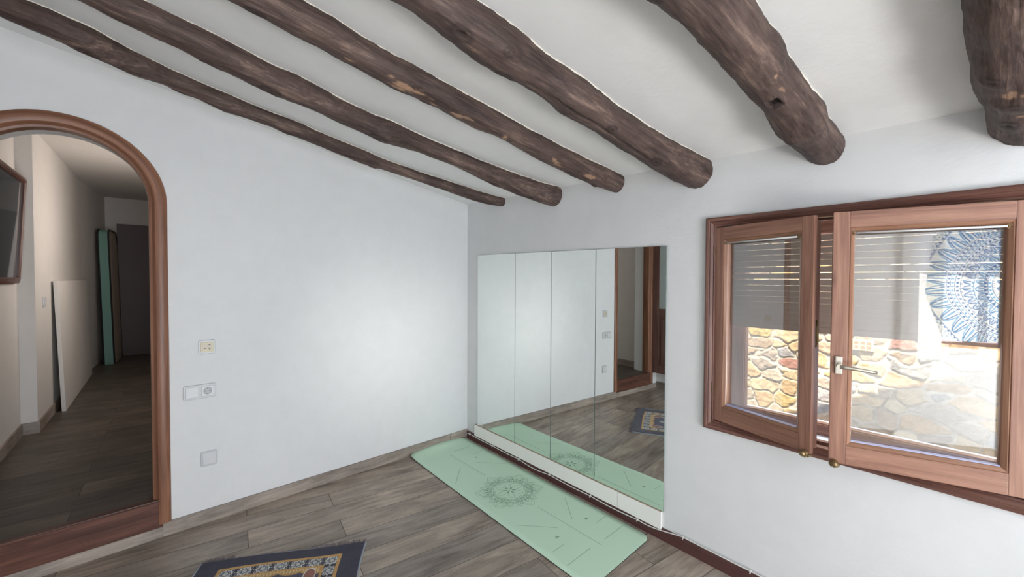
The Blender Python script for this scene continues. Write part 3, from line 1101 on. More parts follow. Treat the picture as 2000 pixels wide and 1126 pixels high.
for k, rows in BEAMS.items():
    rows = np.array(rows)
    Lend = 3.05
    L0 = rows[0, 0] - .05
    nL, nA = 760, 88
    # smooth the tail after the last measured station
    tail = np.arange(rows[-1, 0] + .15, Lend + .3, .18)
    rr = np.random.RandomState(40 + k)
    base_r = rows[-4:, 2].mean()
    if len(tail):
        ext = np.stack([tail, rows[-1, 1] + np.cumsum(rr.uniform(-.01, .01, len(tail))), base_r * rr.uniform(.93, 1.1, len(tail))], 1)
        rows = np.concatenate([rows, ext])
    Ls = np.linspace(L0, Lend, nL)
    lat = np.interp(Ls, rows[:, 0], rows[:, 1])
    rad = np.interp(Ls, rows[:, 0], rows[:, 2])
    ker = np.hanning(9); ker /= ker.sum()
    pad = lambda v: np.convolve(np.concatenate([np.full(4, v[0]), v, np.full(4, v[-1])]), ker, 'valid')
    lat = pad(lat); rad = pad(rad)
    th = np.linspace(0, 2 * PI, nA, endpoint=False)          # 0 = down, towards -W (camera side) positive
    TH, LL = np.meshgrid(th, Ls)
    RAD = np.repeat(rad[:, None], nA, 1)
    # lumps: smooth noise periodic in angle
    vn = np.zeros_like(TH); hf = np.zeros_like(TH)
    for q in range(7):
        fl = rr.uniform(2, 9); m_ = rr.randint(1, 4); ph = rr.uniform(0, 7)
        vn += np.sin(LL * fl + m_ * TH + ph) * rr.uniform(.3, 1)
    flat_ = []
    off_k = 13.7 * k
    for L_ in Ls:
        for t_ in th:
            cx_, cy_ = math.cos(t_), math.sin(t_)
            flat_.append(noise.noise((L_ * 9 + off_k, cx_ * 1.3, cy_ * 1.3)) * 3.2 + noise.noise((L_ * 26, cx_ * 3.5 + off_k, cy_ * 3.5)) * 1.5
                         + noise.noise((L_ * 34, cx_ * 11, cy_ * 11 + off_k)) * 1.1 + noise.noise((L_ * 110, cx_ * 16 + off_k, cy_ * 16)) * .5)
    hf = np.array(flat_).reshape(TH.shape)
    RAD = RAD * (1 + .010 * vn + .021 * hf)
    chip = np.zeros_like(TH); dark = np.zeros_like(TH)
    wrap = (TH + PI) % (2 * PI) - PI
    jag = value_noise(nL, nA, 60, 26, 60 + k, 3)
    for (l, an, sl_, sw_) in CHIPS.get(k, []):
        d = np.sqrt(((LL - l) / sl_) ** 2 + ((wrap - an) * .065 / sw_) ** 2)
        m = np.clip((1.05 - d - (jag - .5) * 3.2) * 2.2, 0, 1)
        chip = np.maximum(chip, m * .7)
    for (l, an, s_) in KNOTS.get(k, []):
        d = np.sqrt(((LL - l) / s_) ** 2 + ((wrap - an) * .07 / (s_ * .62)) ** 2)
        RAD += .010 * np.exp(-(d / 1.4) ** 2)
        ringm = .55 * np.exp(-((d - .9) / .22) ** 2) + .75 * np.exp(-(d / .55) ** 2)
        dark = np.maximum(dark, ringm)
        RAD -= .006 * np.exp(-(d / .45) ** 2)
    if k == 4:
        cr = .25 + .10 * np.sin(LL * 3.1) + .05 * np.sin(LL * 9 + 1) + .02 * np.sin(LL * 31)
        m = np.exp(-((wrap - cr) / .045) ** 2) * ((LL > .22) & (LL < 1.08)) * np.clip(1.3 - abs(LL - .62) / .45, .25, 1)
        dark = np.maximum(dark, m); RAD -= .006 * m
    if k == 5:
        d = np.maximum(abs(LL - .50) / .024, abs(wrap - .15) * .075 / .018)
        m = np.clip((1.1 - d) * 4, 0, 1); dark = np.maximum(dark, m); RAD -= .018 * m
    cn = -.6 * rad
    X = LL
    Y = lat[:, None] - RAD * np.sin(TH)
    Z = cn[:, None] - RAD * np.cos(TH)
    # keep the end on the face of wall_right
    P = O_[0] + X * D_[0] + Y * W_[0] + Z * N_[0], O_[1] + X * D_[1] + Y * W_[1] + Z * N_[1], O_[2] + X * D_[2] + Y * W_[2] + Z * N_[2]
    P = np.stack(P, -1)
    nb = np.array([math.cos(AL), math.sin(AL), 0])
    ov = P @ nb - .006
    P = P - np.where(ov > 0, ov, 0)[..., None] * nb
    P[..., 0] = np.maximum(P[..., 0], XL - .01)
    base = P[nL // 2].mean(0)
    inv = np.array(RM.transposed())
    Q = (P - base) @ inv.T
    Q = np.concatenate([Q, Q[:, :1]], 1)
    Cc = np.stack([chip, dark, np.zeros_like(dark)], -1)
    Cc = np.concatenate([Cc, Cc[:, :1]], 1)
    o = grid_mesh('log_beam', Q[:, ::-1], Cc[:, ::-1], MT['log'])
    o.matrix_world = Matrix.Translation(Vector(base)) @ RM.to_4x4()
    # ragged plaster bead where the log meets the ceiling
    rj = random.Random(90 + k)
    for thc in (math.acos(-.6), 2 * PI - math.acos(-.6)):
        ci = int(round(thc / (2 * PI) * nA)) % nA
        line = [Vector(Q[i_, ci]) for i_ in range(0, nL, 5)]
        bmb = newbm()
        rads = [rj.uniform(.0022, .0052) for _ in line]
        tube(bmb, line, .004, 6, radii=rads)
        obj('plaster_bead', bmb, MT['bead_plaster'], o)
    tag(o, BLAB[k][0], 'ceiling beam', 'log beams under the sloping ceiling')

# ------------------------------------------------------------------ mirrors and their white base board
splits = [.172, .678, 1.071, 1.466, 1.950]
MLAB = ['frameless wall mirror panel closest to the room corner, reflecting only bare wall',
        'frameless wall mirror panel second from the room corner, with the bright glow in it',
        'frameless wall mirror panel second from the window, reflecting plain grey wall',
        'frameless wall mirror panel closest to the window, reflecting the arch and the rug']
for i in range(4):
    a, b = splits[i] + .0012, splits[i + 1] - .0012
    z1a = 1.663 - (a - .172) * .0135
    z1b = 1.663 - (b - .172) * .0135
    base = wbw((a + b) / 2, .0, .158)
    s0 = wb((a + b) / 2, 0, .158)
    # each sheet sits a hair differently on the wall
    yaw = math.radians((.22, .30, .18, .27)[i]); pit = math.radians((.18, .15, .2, .17)[i])
    bm = newbm()
    q = [(a, .158), (b, .158), (b, z1b), (a, z1a)]
    f0 = [bm.verts.new(wb(s, .0015 , z) - s0) for s, z in q]
    f1 = [bm.verts.new(wb(s + (.0012 if s == a else -.0012), .0055, z + (-.0012 if z > 1 else .0)) - s0) for s, z in q]
    fb = bm.faces.new(f0); ff = bm.faces.new(f1[::-1])
    fb.material_index = 1
    for j in range(4):
        e = bm.faces.new((f0[j], f0[(j + 1) % 4], f1[(j + 1) % 4], f1[j])); e.material_index = 1
    bmesh.ops.recalc_face_normals(bm, faces=bm.faces)
    o = obj('mirror_panel', bm, [MT['mirror'], MT['mirror_edge']], loc=base + Vector((-.004, 0, 0)), rot=(0, -pit * .0, AL + yaw * .0))
    tag(o, MLAB[i], 'mirror', 'frameless mirror panels on the wall beside the window')

for (a, b, lab) in ((.134, 1.648, 'long white melamine board on edge along the bottom of the mirrors'), (1.652, 1.938, 'short white melamine board on edge below the mirror closest to the window')):
    bm = newbm()
    s0 = wb((a + b) / 2, 0, .056)
    add_box(bm, wb(a, .001, .058) - s0, wb(b, .0165, .157) - s0, grain=1)
    o = obj('base_board', bm, MT['board'], loc=wbw((a + b) / 2, 0, .056), rz=AL)
    tag(o, lab, 'board', 'white boards under the mirrors')
    bm = newbm()
    add_box(bm, wb(a, .001, .157) - s0, wb(b, .0165, .1582) - s0, grain=1)
    obj('chipboard_edge', bm, MT['chip'], o)

# ------------------------------------------------------------------ cable with its clips
clips = [(.069, .052), (.407, .050), (.74, .050), (1.074, .050), (1.445, .048), (1.792, .050), (2.068, .078), (2.397, .076), (2.75, .077)]
cbm = newbm()
pts = [wb(-.02 + .0, .02, .008), wb(-.005, .03, .012), wb(.012, .024, .034), wb(.035, .020, .050)]
for (a, b) in zip(clips[:-1], clips[1:]):
    sag = {.069: .003, .407: .004, .74: .014, 1.074: .004, 1.445: .006, 1.792: .010, 2.068: .001, 2.397: .004}[a[0]]
    for t in np.linspace(0, 1, 10)[:-1]:
        s = a[0] + (b[0] - a[0]) * t
        z_ = a[1] + (b[1] - a[1]) * (t if a[0] != 1.792 else t * t * (3 - 2 * t)) - sag * math.sin(PI * t)
        n_ = .020 if a[0] < 1.9 else .0165
        if a[0] >= 1.792: n_ = .0195 - .004 * min(1, max(0, (s - 1.85) / .2))
        pts.append(wb(s, n_, z_))
pts.append(wb(2.75, .0165, .077))
for t in np.linspace(.1, 1, 8):
    pts.append(wb(2.75 + 1.6 * t, .0165, .077 - .004 * math.sin(PI * t)))
c0 = wb(.069, .02, 0)
tube(cbm, [p - c0 for p in pts], .0028, 8)
cab = obj('cable', cbm, MT['cable'], loc=wbw(.069, .02, 0), rz=AL, smooth=True)
tag(cab, 'thin white cable clipped along the brown skirting under the mirrors and window', 'cable')
for (s, z_) in clips:
    bm = newbm()
    n_ = .020 if s < 1.9 else .0165
    add_box(bm, wb(s - .004, n_ - .006, z_ - .004) - c0, wb(s + .004, n_ + .005, z_ + .006) - c0, bevel=.0015)
    lathe(bm, [(.0022, 0), (.0026, .006), (.0010, .008)], wb(s, n_ + .002, z_ - .006) - c0, (-1, 0, 0), 8)
    obj('clip', bm, MT['cable'], cab)

# ------------------------------------------------------------------ switches on the arched wall


def rounded_plate(bm, x0, x1, z0, z1, y0, y1, r=.008, mi=0, inset=.0022):
    """plate on wall_back, y0 (wall) to y1 (front, negative)"""
    def ringp(k, y):
        out = []
        for cx, cz, a0 in ((x1 - r, z1 - r, 0), (x0 + r, z1 - r, 90), (x0 + r, z0 + r, 180), (x1 - r, z0 + r, 270)):
            for t in range(6):
                an = math.radians(a0 + t * 18)
                out.append(bm.verts.new((cx + (r - k) * math.cos(an), y, cz + (r - k) * math.sin(an))))
        return out
    A = ringp(0, y0); B = ringp(0, y1 + inset); Cc = ringp(inset, y1)
    n = len(A)
    for P_, Q_ in ((A, B), (B, Cc)):
        for i in range(n):
            f = bm.faces.new((P_[i], P_[(i + 1) % n], Q_[(i + 1) % n], Q_[i])); f.material_index = mi
    f = bm.faces.new(Cc); f.material_index = mi
    bmesh.ops.recalc_face_normals(bm, faces=bm.faces)


def wall_thing(name, x, z, label, cat, group=None):
    return tag(empty(name, (x, 0, z)), label, cat, group)


t = wall_thing('scene_switch', -1.928, 1.045, 'square cream push-button switch with small black marks, uppermost on the wall', 'switch')
bm = newbm(); rounded_plate(bm, -.040, .040, -.041, .041, 0, -.009); obj('frame_plate', bm, MT['plate'], t, smooth=30)
bm = newbm(); rounded_plate(bm, -.030, .030, -.029, .029, -.008, -.0115, .003); ins = obj('insert', bm, MT['cream'], t, smooth=30)
bm = newbm(); rounded_plate(bm, -.022, .022, -.020, .020, -.0112, -.0128, .002, inset=.0006); obj('button', bm, flat('cream_button', lin(204, 196, 176), .4), ins)
bm = newbm()
for (px_, pz_, w_) in ((.010, .012, .007), (-.010, -.008, .006), (.011, -.008, .006), (.011, -.013, .003)):
    add_box(bm, (px_ - w_, -.0130, pz_ - .0012), (px_ + w_, -.0127, pz_ + .0012))
    add_box(bm, (px_ - .001, -.0130, pz_), (px_ + .001, -.0127, pz_ + .004))
obj('printed_marks', bm, MT['dark'], ins)

t = wall_thing('socket_and_blank', -1.964, .786, 'wide white double frame with a blank cover and a round socket', 'socket')
bm = newbm(); rounded_plate(bm, -.0765, .0765, -.041, .041, 0, -.009, .010); obj('frame_plate', bm, MT['plate'], t, smooth=30)
bm = newbm(); rounded_plate(bm, -.067, -.006, -.031, .031, -.008, -.0125, .004); obj('blank_cover', bm, MT['white'], t, smooth=30)
bm = newbm()
rounded_plate(bm, .006, .067, -.031, .031, -.008, -.0125, .004)
so = obj('socket_cover', bm, MT['white'], t, smooth=30)
bm = newbm()
# dished round socket
lathe(bm, [(.0215, 0), (.0215, .0022), (.0195, .0022), (.0185, -.004), (.0, -.004)][:4], (.0365, -.0125, 0), (0, -1, 0), 28)
obj('socket_ring', bm, MT['white'], so)
bm = newbm()
lathe(bm, [(.0180, 0), (.0180, .0004)], (.0365, -.0127, 0), (0, -1, 0), 28)
obj('socket_well', bm, flat('socket_shade', (.50, .51, .52), .5), so)
for dx in (-.0095, .0095):
    bm = newbm(); lathe(bm, [(.0027, 0), (.0027, .0012)], (.0365 + dx, -.0128, 0), (0, -1, 0), 12); obj('pin_hole', bm, MT['dark'], so)
for dz in (.0165, -.0165):
    bm = newbm(); add_box(bm, (.0365 - .003, -.0150, dz - .003), (.0365 + .003, -.0126, dz + .003), bevel=.0005); obj('earth_clip', bm, MT['grey'], so)

t = wall_thing('blank_plate', -1.924, .381, 'single square white blank cover plate low on the wall above the floor', 'cover plate')
bm = newbm(); rounded_plate(bm, -.041, .041, -.044, .044, 0, -.009, .010); obj('frame_plate', bm, MT['plate'], t, smooth=30)
bm = newbm(); rounded_plate(bm, -.032, .032, -.034, .034, -.008, -.0125, .004); obj('blank_cover', bm, MT['white'], t, smooth=30)

# ------------------------------------------------------------------ yoga mat
mc = {'fl': (-.607, -.013), 'fr': (-.042, -.013), 'nr': (-.146, -1.888), 'nl': (-.722, -1.886)}


def mat_xy(u, v):
    """u 0..1 across (0 = side away from the mirrors), v 0..1 from the arched wall to the near end"""
    fl, fr_, nr, nl = [Vector(mc[k]) for k in ('fl', 'fr', 'nr', 'nl')]
    return (fl * (1 - u) + fr_ * u) * (1 - v) + (nl * (1 - u) + nr * u) * v


Wm, Lm, RC = .57, 1.875, .055


def mat_z(u, v):
    d = v * Lm
    lift = .024 * math.exp(-(d / .07) ** 2) * (.35 + .65 * math.exp(-((u - .55) / .33) ** 2))
    lift += .006 * math.exp(-(v * Lm / .3) ** 2) * (1 - u)
    return lift


def rr_outline(inset, n=8):
    out = []
    for cx, cy_, a0 in ((1, 1, 0), (0, 1, 90), (0, 0, 180), (1, 0, 270)):
        X0 = Wm - RC if cx else RC
        Y0 = Lm - RC if cy_ else RC
        for i in range(n + 1):
            an = math.radians(a0 + 90 * i / n)
            out.append((X0 + (RC - inset) * math.cos(an), Y0 + (RC - inset) * math.sin(an)))
    return out


mo = mat_xy(.5, .5)


def mp3(x, y, z):
    u, v = x / Wm, y / Lm
    p = mat_xy(u, v)
    return Vector((p.x - mo.x, p.y - mo.y, z + mat_z(min(max(u, 0), 1), min(max(v, 0), 1))))


# mesh: rows of strips between the outline's halves
bm = newbm()
ny = 90
ys = [RC * (1 - math.cos(PI / 2 * i / 8)) for i in range(9)] + list(np.linspace(RC, Lm - RC, ny))[1:-1] + [Lm - RC * (1 - math.cos(PI / 2 * (8 - i) / 8)) for i in range(9)]


def halfw(y, ins=0.0):
    e = min(y, Lm - y)
    if e < RC:
        return Wm / 2 - RC + math.sqrt(max(0, RC ** 2 - (RC - e) ** 2)) - ins
    return Wm / 2 - ins


nx = 14
top = []; bot = []
for y in ys:
    hw_ = halfw(y)
    top.append([bm.verts.new(mp3(Wm / 2 - hw_ + 2 * hw_ * i / nx, y, .0058)) for i in range(nx + 1)])
    bot.append([bm.verts.new(mp3(Wm / 2 - hw_ + 2 * hw_ * i / nx, y, .0005)) for i in range(nx + 1)])
for j in range(len(ys) - 1):
    for i in range(nx):
        f = bm.faces.new((top[j][i], top[j + 1][i], top[j + 1][i + 1], top[j][i + 1])); f.smooth = True
        f = bm.faces.new((bot[j][i], bot[j][i + 1], bot[j + 1][i + 1], bot[j + 1][i])); f.material_index = 1
    for i, sgn in ((0, 1), (nx, -1)):
        f = bm.faces.new((top[j][i], bot[j][i], bot[j + 1][i], top[j + 1][i])[::sgn]); f.material_index = 1
for j in (0, len(ys) - 1):
    for i in range(nx):
        f = bm.faces.new((top[j][i], top[j][i + 1], bot[j][i + 1], bot[j][i])); f.material_index = 1
bmesh.ops.recalc_face_normals(bm, faces=bm.faces)
ymat = obj('yoga_mat', bm, [MT['mat_green'], MT['mat_edge']], loc=(mo.x, mo.y, 0))
tag(ymat, 'long pale green exercise mat with an engraved mandala, lying below the mirrors', 'yoga mat')


def ribbon(bm, pts, w, closed=False, z=.0063):
    """flat printed line on the mat through world xy points"""
    w = w * 1.25
    P = [Vector(p) for p in pts]
    n = len(P)
    if closed and (P[0] - P[-1]).length < 1e-6:
        P = P[:-1]; n -= 1
    L_ = []; R2 = []
    for i in range(n):
        a_ = P[(i - 1) % n] if closed or i > 0 else P[i]
        c_ = P[(i + 1) % n] if closed or i < n - 1 else P[i]
        d = (c_ - a_)
        if d.length < 1e-9: d = Vector((1, 0))
        d.normalize()
        nn = Vector((-d.y, d.x)) * w / 2
        def zf(q):
            vv = min(1, max(0, (mc['fl'][1] - q.y) / 1.875))
            return mat_z(.5, vv)
        for arr, q in ((L_, P[i] + nn), (R2, P[i] - nn)):
            arr.append(bm.verts.new((q.x - mo.x, q.y - mo.y, z + zf(q))))
    for i in range(n if closed else n - 1):
        j = (i + 1) % n
        bm.faces.new((L_[i], R2[i], R2[j], L_[j]))


LINES = [((-.35, -.224), (-.363, -.694)), ((-.387, -1.246), (-.408, -1.739)), ((-.421, -.467), (-.593, -.646)), ((-.279, -.477), (-.117, -.658)),
         ((-.597, -.339), (-.489, -.346)), ((-.199, -.344), (-.080, -.340)), ((-.175, -1.295), (-.334, -1.479)), ((-.626, -1.285), (-.464, -1.473)),
         ((-.251, -1.600), (-.153, -1.600)), ((-.353, -1.722), (-.145, -1.722)), ((-.651, -1.594), (-.557, -1.594)), ((-.672, -1.712), (-.475, -1.712)),
         ((-.30, -.20), (-.12, -.20)), ((-.57, -.20), (-.41, -.20))]
bm = newbm()
for a_, b_ in LINES:
    ribbon(bm, [a_, b_], .0028)
for (x, y) in ((-.22, -.406), (-.483, -.41), (-.266, -1.535), (-.533, -1.53)):
    s_ = .016
    dy = 1 if y > -1 else -1
    v = [bm.verts.new((px_ - mo.x, py_ - mo.y, .0063)) for px_, py_ in ((x - s_, y + dy * .006), (x + s_, y + dy * .006), (x, y - dy * .018))]
    bm.faces.new(v)
bmesh.ops.recalc_face_normals(bm, faces=bm.faces)
for f in bm.faces:
    if f.normal.z < 0: f.normal_flip()
obj('alignment_pattern', bm, MT['mat_line'], ymat)

bm = newbm()
cx_, cy_ = -.378, -.973
rot0 = math.radians(28)


def pol(r, an):
    return (cx_ + r * math.cos(an), cy_ + r * math.sin(an))


def petal(base_r, tip_r, half, an, w, n=14, pinch=.0, inner=None, pw_=.9):
    """pointed petal: from (base_r, an-half) out to the tip and back"""
    pts = []
    for i in range(n + 1):
        t = i / n
        r = base_r + (tip_r - base_r) * t
        h = half * (1 - t ** 1.7) ** pw_ * (1 + pinch * math.sin(PI * t))
        pts.append(pol(r, an - h))
    for i in range(n - 1, -1, -1):
        t = i / n
        r = base_r + (tip_r - base_r) * t
        h = half * (1 - t ** 1.7) ** pw_ * (1 + pinch * math.sin(PI * t))
        pts.append(pol(r, an + h))
    ribbon(bm, pts, w)


for k in range(6):
    a_ = rot0 + k * PI / 3
    petal(.150, .235, .30, a_, .0026)
    petal(.150, .215, .22, a_, .0020)
    petal(.145, .188, .14, a_, .0018)
    for s_ in (-1, 1):
        petal(.150, .205, .17, a_ + s_ * .34, .0024)
        petal(.148, .190, .11, a_ + s_ * .34, .0018)
        petal(.120, .165, .07, a_ + s_ * .18, .0040)
        petal(.122, .162, .05, a_ + s_ * .36, .0036)
    petal(.118, .172, .05, a_, .0045)
    # scalloped double ring, six lobes
for (rb, amp, w, m_) in ((.108, .014, .0026, 6), (.118, .012, .0018, 6), (.128, .008, .0022, 12), (.150, .006, .0016, 12)):
    pts = []
    for i in range(241):
        a_ = 2 * PI * i / 240
        pts.append(pol(rb + amp * (abs(math.cos((a_ - rot0 + PI / 6) * m_ / 2)) - .6), a_))
    ribbon(bm, pts, w, closed=True)
for k in range(6):
    a_ = rot0 + PI / 6 + k * PI / 3
    petal(.026, .098, .36, a_, .0020, pw_=.5)
    # solid seeds
    pts = []
    b_ = rot0 + k * PI / 3
    for i in range(13):
        t = i / 12
        pts.append((.012 + .034 * t, .007 * math.sin(PI * t) ** .8))
    v = [pol(r, b_ - h / max(r, .01)) for r, h in pts] + [pol(r, b_ + h / max(r, .01)) for r, h in pts[::-1][1:-1]]
    bm.faces.new([bm.verts.new((x - mo.x, y - mo.y, .0064)) for x, y in v])
pts = [pol(.005, 2 * PI * i / 12) for i in range(12)]
bm.faces.new([bm.verts.new((x - mo.x, y - mo.y, .0064)) for x, y in pts])
for f in bm.faces:
    f.normal_update()
    if f.normal.z < 0: f.normal_flip()
obj('mandala_pattern', bm, MT['mat_line'], ymat)

# ------------------------------------------------------------------ rug
RO = Vector((-1.330, -.832)); RU = Vector((-.863, .505)).normalized(); RV = Vector((-.505, -.863)).normalized()
RW, RL = .785, 1.16
hR, wR = 580, 392
vv, uu = np.meshgrid(np.linspace(0, RL, hR), np.linspace(0, RW, wR), indexing='ij')
navy = np.array(lin(44, 42, 64)); gold = np.array(lin(196, 152, 88)); cream = np.array(lin(218, 218, 208)); dk = np.array(lin(34, 34, 50)); brick = np.array(lin(146, 92, 78)); blue = np.array(lin(98, 112, 140))
Cr = np.tile(navy, (hR, wR, 1))
du = np.minimum(uu, RW - uu); dv = np.minimum(vv, RL - vv)


def frame_d(a):      # signed distance inside the rectangle inset by a
    return np.minimum(du - a, dv - (a - .030))


def paint(mask, c):
    Cr[mask] = c


d1 = frame_d(.112)
d2_ = frame_d(.182)
paint((d1 > 0) & (d2_ < 0), dk)
# medallions along the border
mid_a = .147
MED = []
for k in range(7):
    u = .147 + k * (RW - 2 * .147) / 6
    MED += [(u, mid_a - .030), (u, RL - mid_a + .030)]
for k in range(1, 12):
    v = mid_a - .030 + k * (RL - 2 * (mid_a - .030)) / 12
    MED += [(mid_a, v), (RW - mid_a, v)]
for (u, v) in MED:
    r = np.hypot(uu - u, vv - v)
    lob = .026 + .0035 * np.cos(8 * np.arctan2(vv - v, uu - u))
    paint(abs(r - lob) < .0036, cream)
    paint(abs(r - .0175) < .0022, np.array(lin(150, 156, 168)))
    paint(r < .0115, cream)
    paint(abs(r - .006) < .0012, blue)
for (a, b) in zip(MED[:-1], MED[1:]):
    pass
between = []
for k in range(6):
    u = .147 + (k + .5) * (RW - 2 * .147) / 6
    between += [(u, mid_a - .030), (u, RL - mid_a + .030)]
for k in range(12):
    v = mid_a - .030 + (k + .5) * (RL - 2 * (mid_a - .030)) / 12
    between += [(mid_a, v), (RW - mid_a, v)]
for (u, v) in between:
    for s_ in (-1, 1):
        for q in (-1, 1):
            r = np.hypot(uu - u - s_ * .016, vv - v - q * .018)
            paint(abs(r - .009) < .0016, np.array(lin(168, 170, 172)))
    r = np.hypot(uu - u, vv - v)
    paint(r < .0045, np.array(lin(150, 160, 176)))
paint(abs(d1) < .008, gold)
paint(abs(d2_) < .0065, gold)
paint(d2_ > .0055, np.array(lin(70, 68, 92)))
# arch niche with pillars and a scalloped gold valance
inn = d2_ > .006
val = .176 + .016 * abs(np.sin((uu - .18) * 30)) + .024 * (abs(uu - RW / 2) / .21) ** 2
paint(inn & (vv < val), gold)
paint(inn & (vv < val - .012) & (np.sin(uu * 420) > .2), np.array(lin(214, 196, 150)))
for uc in (.235, RW - .235):
    r = ((uu - uc) / .026) ** 2 + ((vv - .215) / .052) ** 2
    paint(inn & (r < 1.35), cream); paint(inn & (r < 1), brick)
    paint(inn & (abs(uu - uc) < .022) & (vv > .30) & (vv < RL - .2), cream)
    paint(inn & (abs(uu - uc) < .014) & (vv > .31) & (vv < RL - .21) & (np.sin(vv * 130) > -.3), np.array(lin(166, 158, 140)))
    paint(inn & (abs(uu - uc) < .036) & (abs(vv - .31) < .012), gold)
r = np.hypot((uu - RW / 2) / .8, vv - .46)
paint(inn & (r < .085), gold); paint(inn & (r < .074), cream); paint(inn & (r < .060), brick); paint(inn & (r < .035), gold)
paint(inn & (abs(uu - RW / 2) < .011) & (vv > .24) & (vv < .40), cream)
rg = np.hypot(uu - RW / 2, vv - .80)
paint(inn & (rg < .11) & (rg > .098), cream); paint(inn & (rg < .085) & (np.cos(6 * np.arctan2(vv - .8, uu - RW / 2)) > 0), np.array(lin(150, 150, 150)))
grn = value_noise(hR, wR, 190, 130, 8, 2)[..., None]
ply = value_noise(hR, wR, 24, 10, 9, 3)[..., None]
Cr = np.clip(Cr * (.72 + .56 * grn) * (.85 + .35 * ply), 0, 1)
Hr = .0075 + .0018 * (value_noise(hR, wR, 40, 24, 10, 3) - .5)
# soft waves towards the binding and a slight curl of the end
Hr = Hr + .006 * np.exp(-(vv / .05) ** 2) * (.5 + .5 * np.sin(uu * 9 + 1.2)) + .003 * np.exp(-(uu / .06) ** 2) * (.5 + .5 * np.sin(vv * 22)) * (vv > .03)
edge_ = np.clip(np.minimum(du, dv) / .006, 0, 1)
Hr = Hr * (.25 + .75 * np.sqrt(edge_))
wav = .010 * np.sin(vv * 7.0) * np.exp(-(uu / .25) ** 2)
wav2 = .007 * np.sin(uu * 8.5 + .6) * np.exp(-(vv / .3) ** 2)
px_ = (uu + wav) * RU.x + (vv + wav2) * RV.x
py_ = (uu + wav) * RU.y + (vv + wav2) * RV.y
Pr = np.stack([px_, py_, Hr], -1)
rug = grid_mesh('prayer_rug', Pr, Cr, MT['rug'])
rug.location = (RO.x, RO.y, 0)
tag(rug, 'dark navy prayer rug with gold and cream border, fringed end towards the arched wall', 'rug')
me = rug.data


def rug_pt(i, j, dz=0.0, out=(0, 0)):
    p = Pr[i, j]
    return Vector((p[0] + out[0] * RU.x + out[1] * RV.x, p[1] + out[0] * RU.y + out[1] * RV.y, p[2] + dz))


for side in ('near_mirror', 'far'):
    bm = newbm()
    j = 0 if side == 'near_mirror' else wR - 1
    tube(bm, [rug_pt(i, j, .002) for i in range(0, hR, 6)] + [rug_pt(hR - 1, j, .002)], .0052, 8)
    obj('binding', bm, MT['piping'], rug)
for i in (0, hR - 1):
    bm = newbm()
    tube(bm, [rug_pt(i, j, .001) for j in range(0, wR, 6)], .0032, 8)
    tube(bm, [rug_pt(i, j, .002, (0, .010 if i == 0 else -.010)) for j in range(0, wR, 6)], .0026, 8)
    obj('binding', bm, MT['piping'], rug)
    bm = newbm()
    rr = random.Random(3 + i)
    sg = -1 if i == 0 else 1
    for j in range(2, wR - 2, 2):
        p = rug_pt(i, j)
        u0 = rr.uniform(-.012, .012)
        Lf = rr.uniform(.028, .044) * (1.0 if (j < 150 or j > 320) else .35)
        q = [p + Vector((0, 0, -.002)), rug_pt(i, j, -.003, (u0 * .4, sg * Lf * .55)), rug_pt(i, j, 0, (u0, sg * Lf))]
        q[1].z = .0022; q[2].z = .0012
        tube(bm, q, .0014, 4, radii=[.0016, .0014, .0008])
    tag(obj('fringe', bm, MT['fringe'], rug), kind='stuff')

# ------------------------------------------------------------------ things in the corridor
# framed picture hung on the first stretch of corridor wall, tipped forward at the top
ya, yb = 1.05, 1.86
dirv = (Vector(SEG[1]) - Vector(SEG[0])).normalized()
px0 = SEG[0][0] + (ya - SEG[0][1]) * dirv.x / dirv.y
t = tag(empty('framed_picture', (px0 + .004, ya, 1.405), math.atan2(dirv.y, dirv.x)), 'dark glazed picture in a brown wooden frame on the corridor wall', 'picture')
Lw = (yb - ya) / dirv.y
tip = .045
mpic = lambda a, b, d: Vector((a, -(d + .004 + tip * (b / .80)), b))
bm = newbm()
sweep(bm, [(.045, .045), (Lw - .045, .045), (Lw - .045, .755), (.045, .755)], [(.0, .004), (.0, .018), (-.012, .026), (-.030, .022), (-.045, .014), (-.045, .0), (0, .0)], True, mpic, seg=True)
obj('frame', bm, MT['picture'], t, smooth=30)
bm = newbm()
v = [bm.verts.new(mpic(a, b, .008)) for a, b in ((.04, .04), (Lw - .04, .04), (Lw - .04, .76), (.04, .76))]
v2 = [bm.verts.new(mpic(a, b, .001)) for a, b in ((.04, .04), (Lw - .04, .04), (Lw - .04, .76), (.04, .76))]
bm.faces.new(v[::-1]); bm.faces.new(v2)
for i in range(4):
    bm.faces.new((v[i], v[(i + 1) % 4], v2[(i + 1) % 4], v2[i]))
bmesh.ops.recalc_face_normals(bm, faces=bm.faces)
obj('glazed_print', bm, MT['picglass'], t)

# white sheet leaning on the second stretch of wall
dv2 = (Vector(SEG[3]) - Vector(SEG[2])).normalized()
by = 2.58
bx = SEG[2][0] + (by - SEG[2][1]) * dv2.x / dv2.y
bm = newbm()
mpb = lambda c: Vector((c[0], -(c[1] + .052 - .038 * (c[2] / 1.20)), c[2]))
add_box(bm, (0, 0, 0), (1.95, .028, 1.205), 0, .002, mpb)
bmesh.ops.recalc_face_normals(bm, faces=bm.faces)
o = obj('leaning_board', bm, MT['hall'], loc=(bx, by, HF + .001), rz=math.atan2(dv2.y, dv2.x))
tag(o, 'large pale board leaning upright against the corridor wall beyond the arch', 'board')

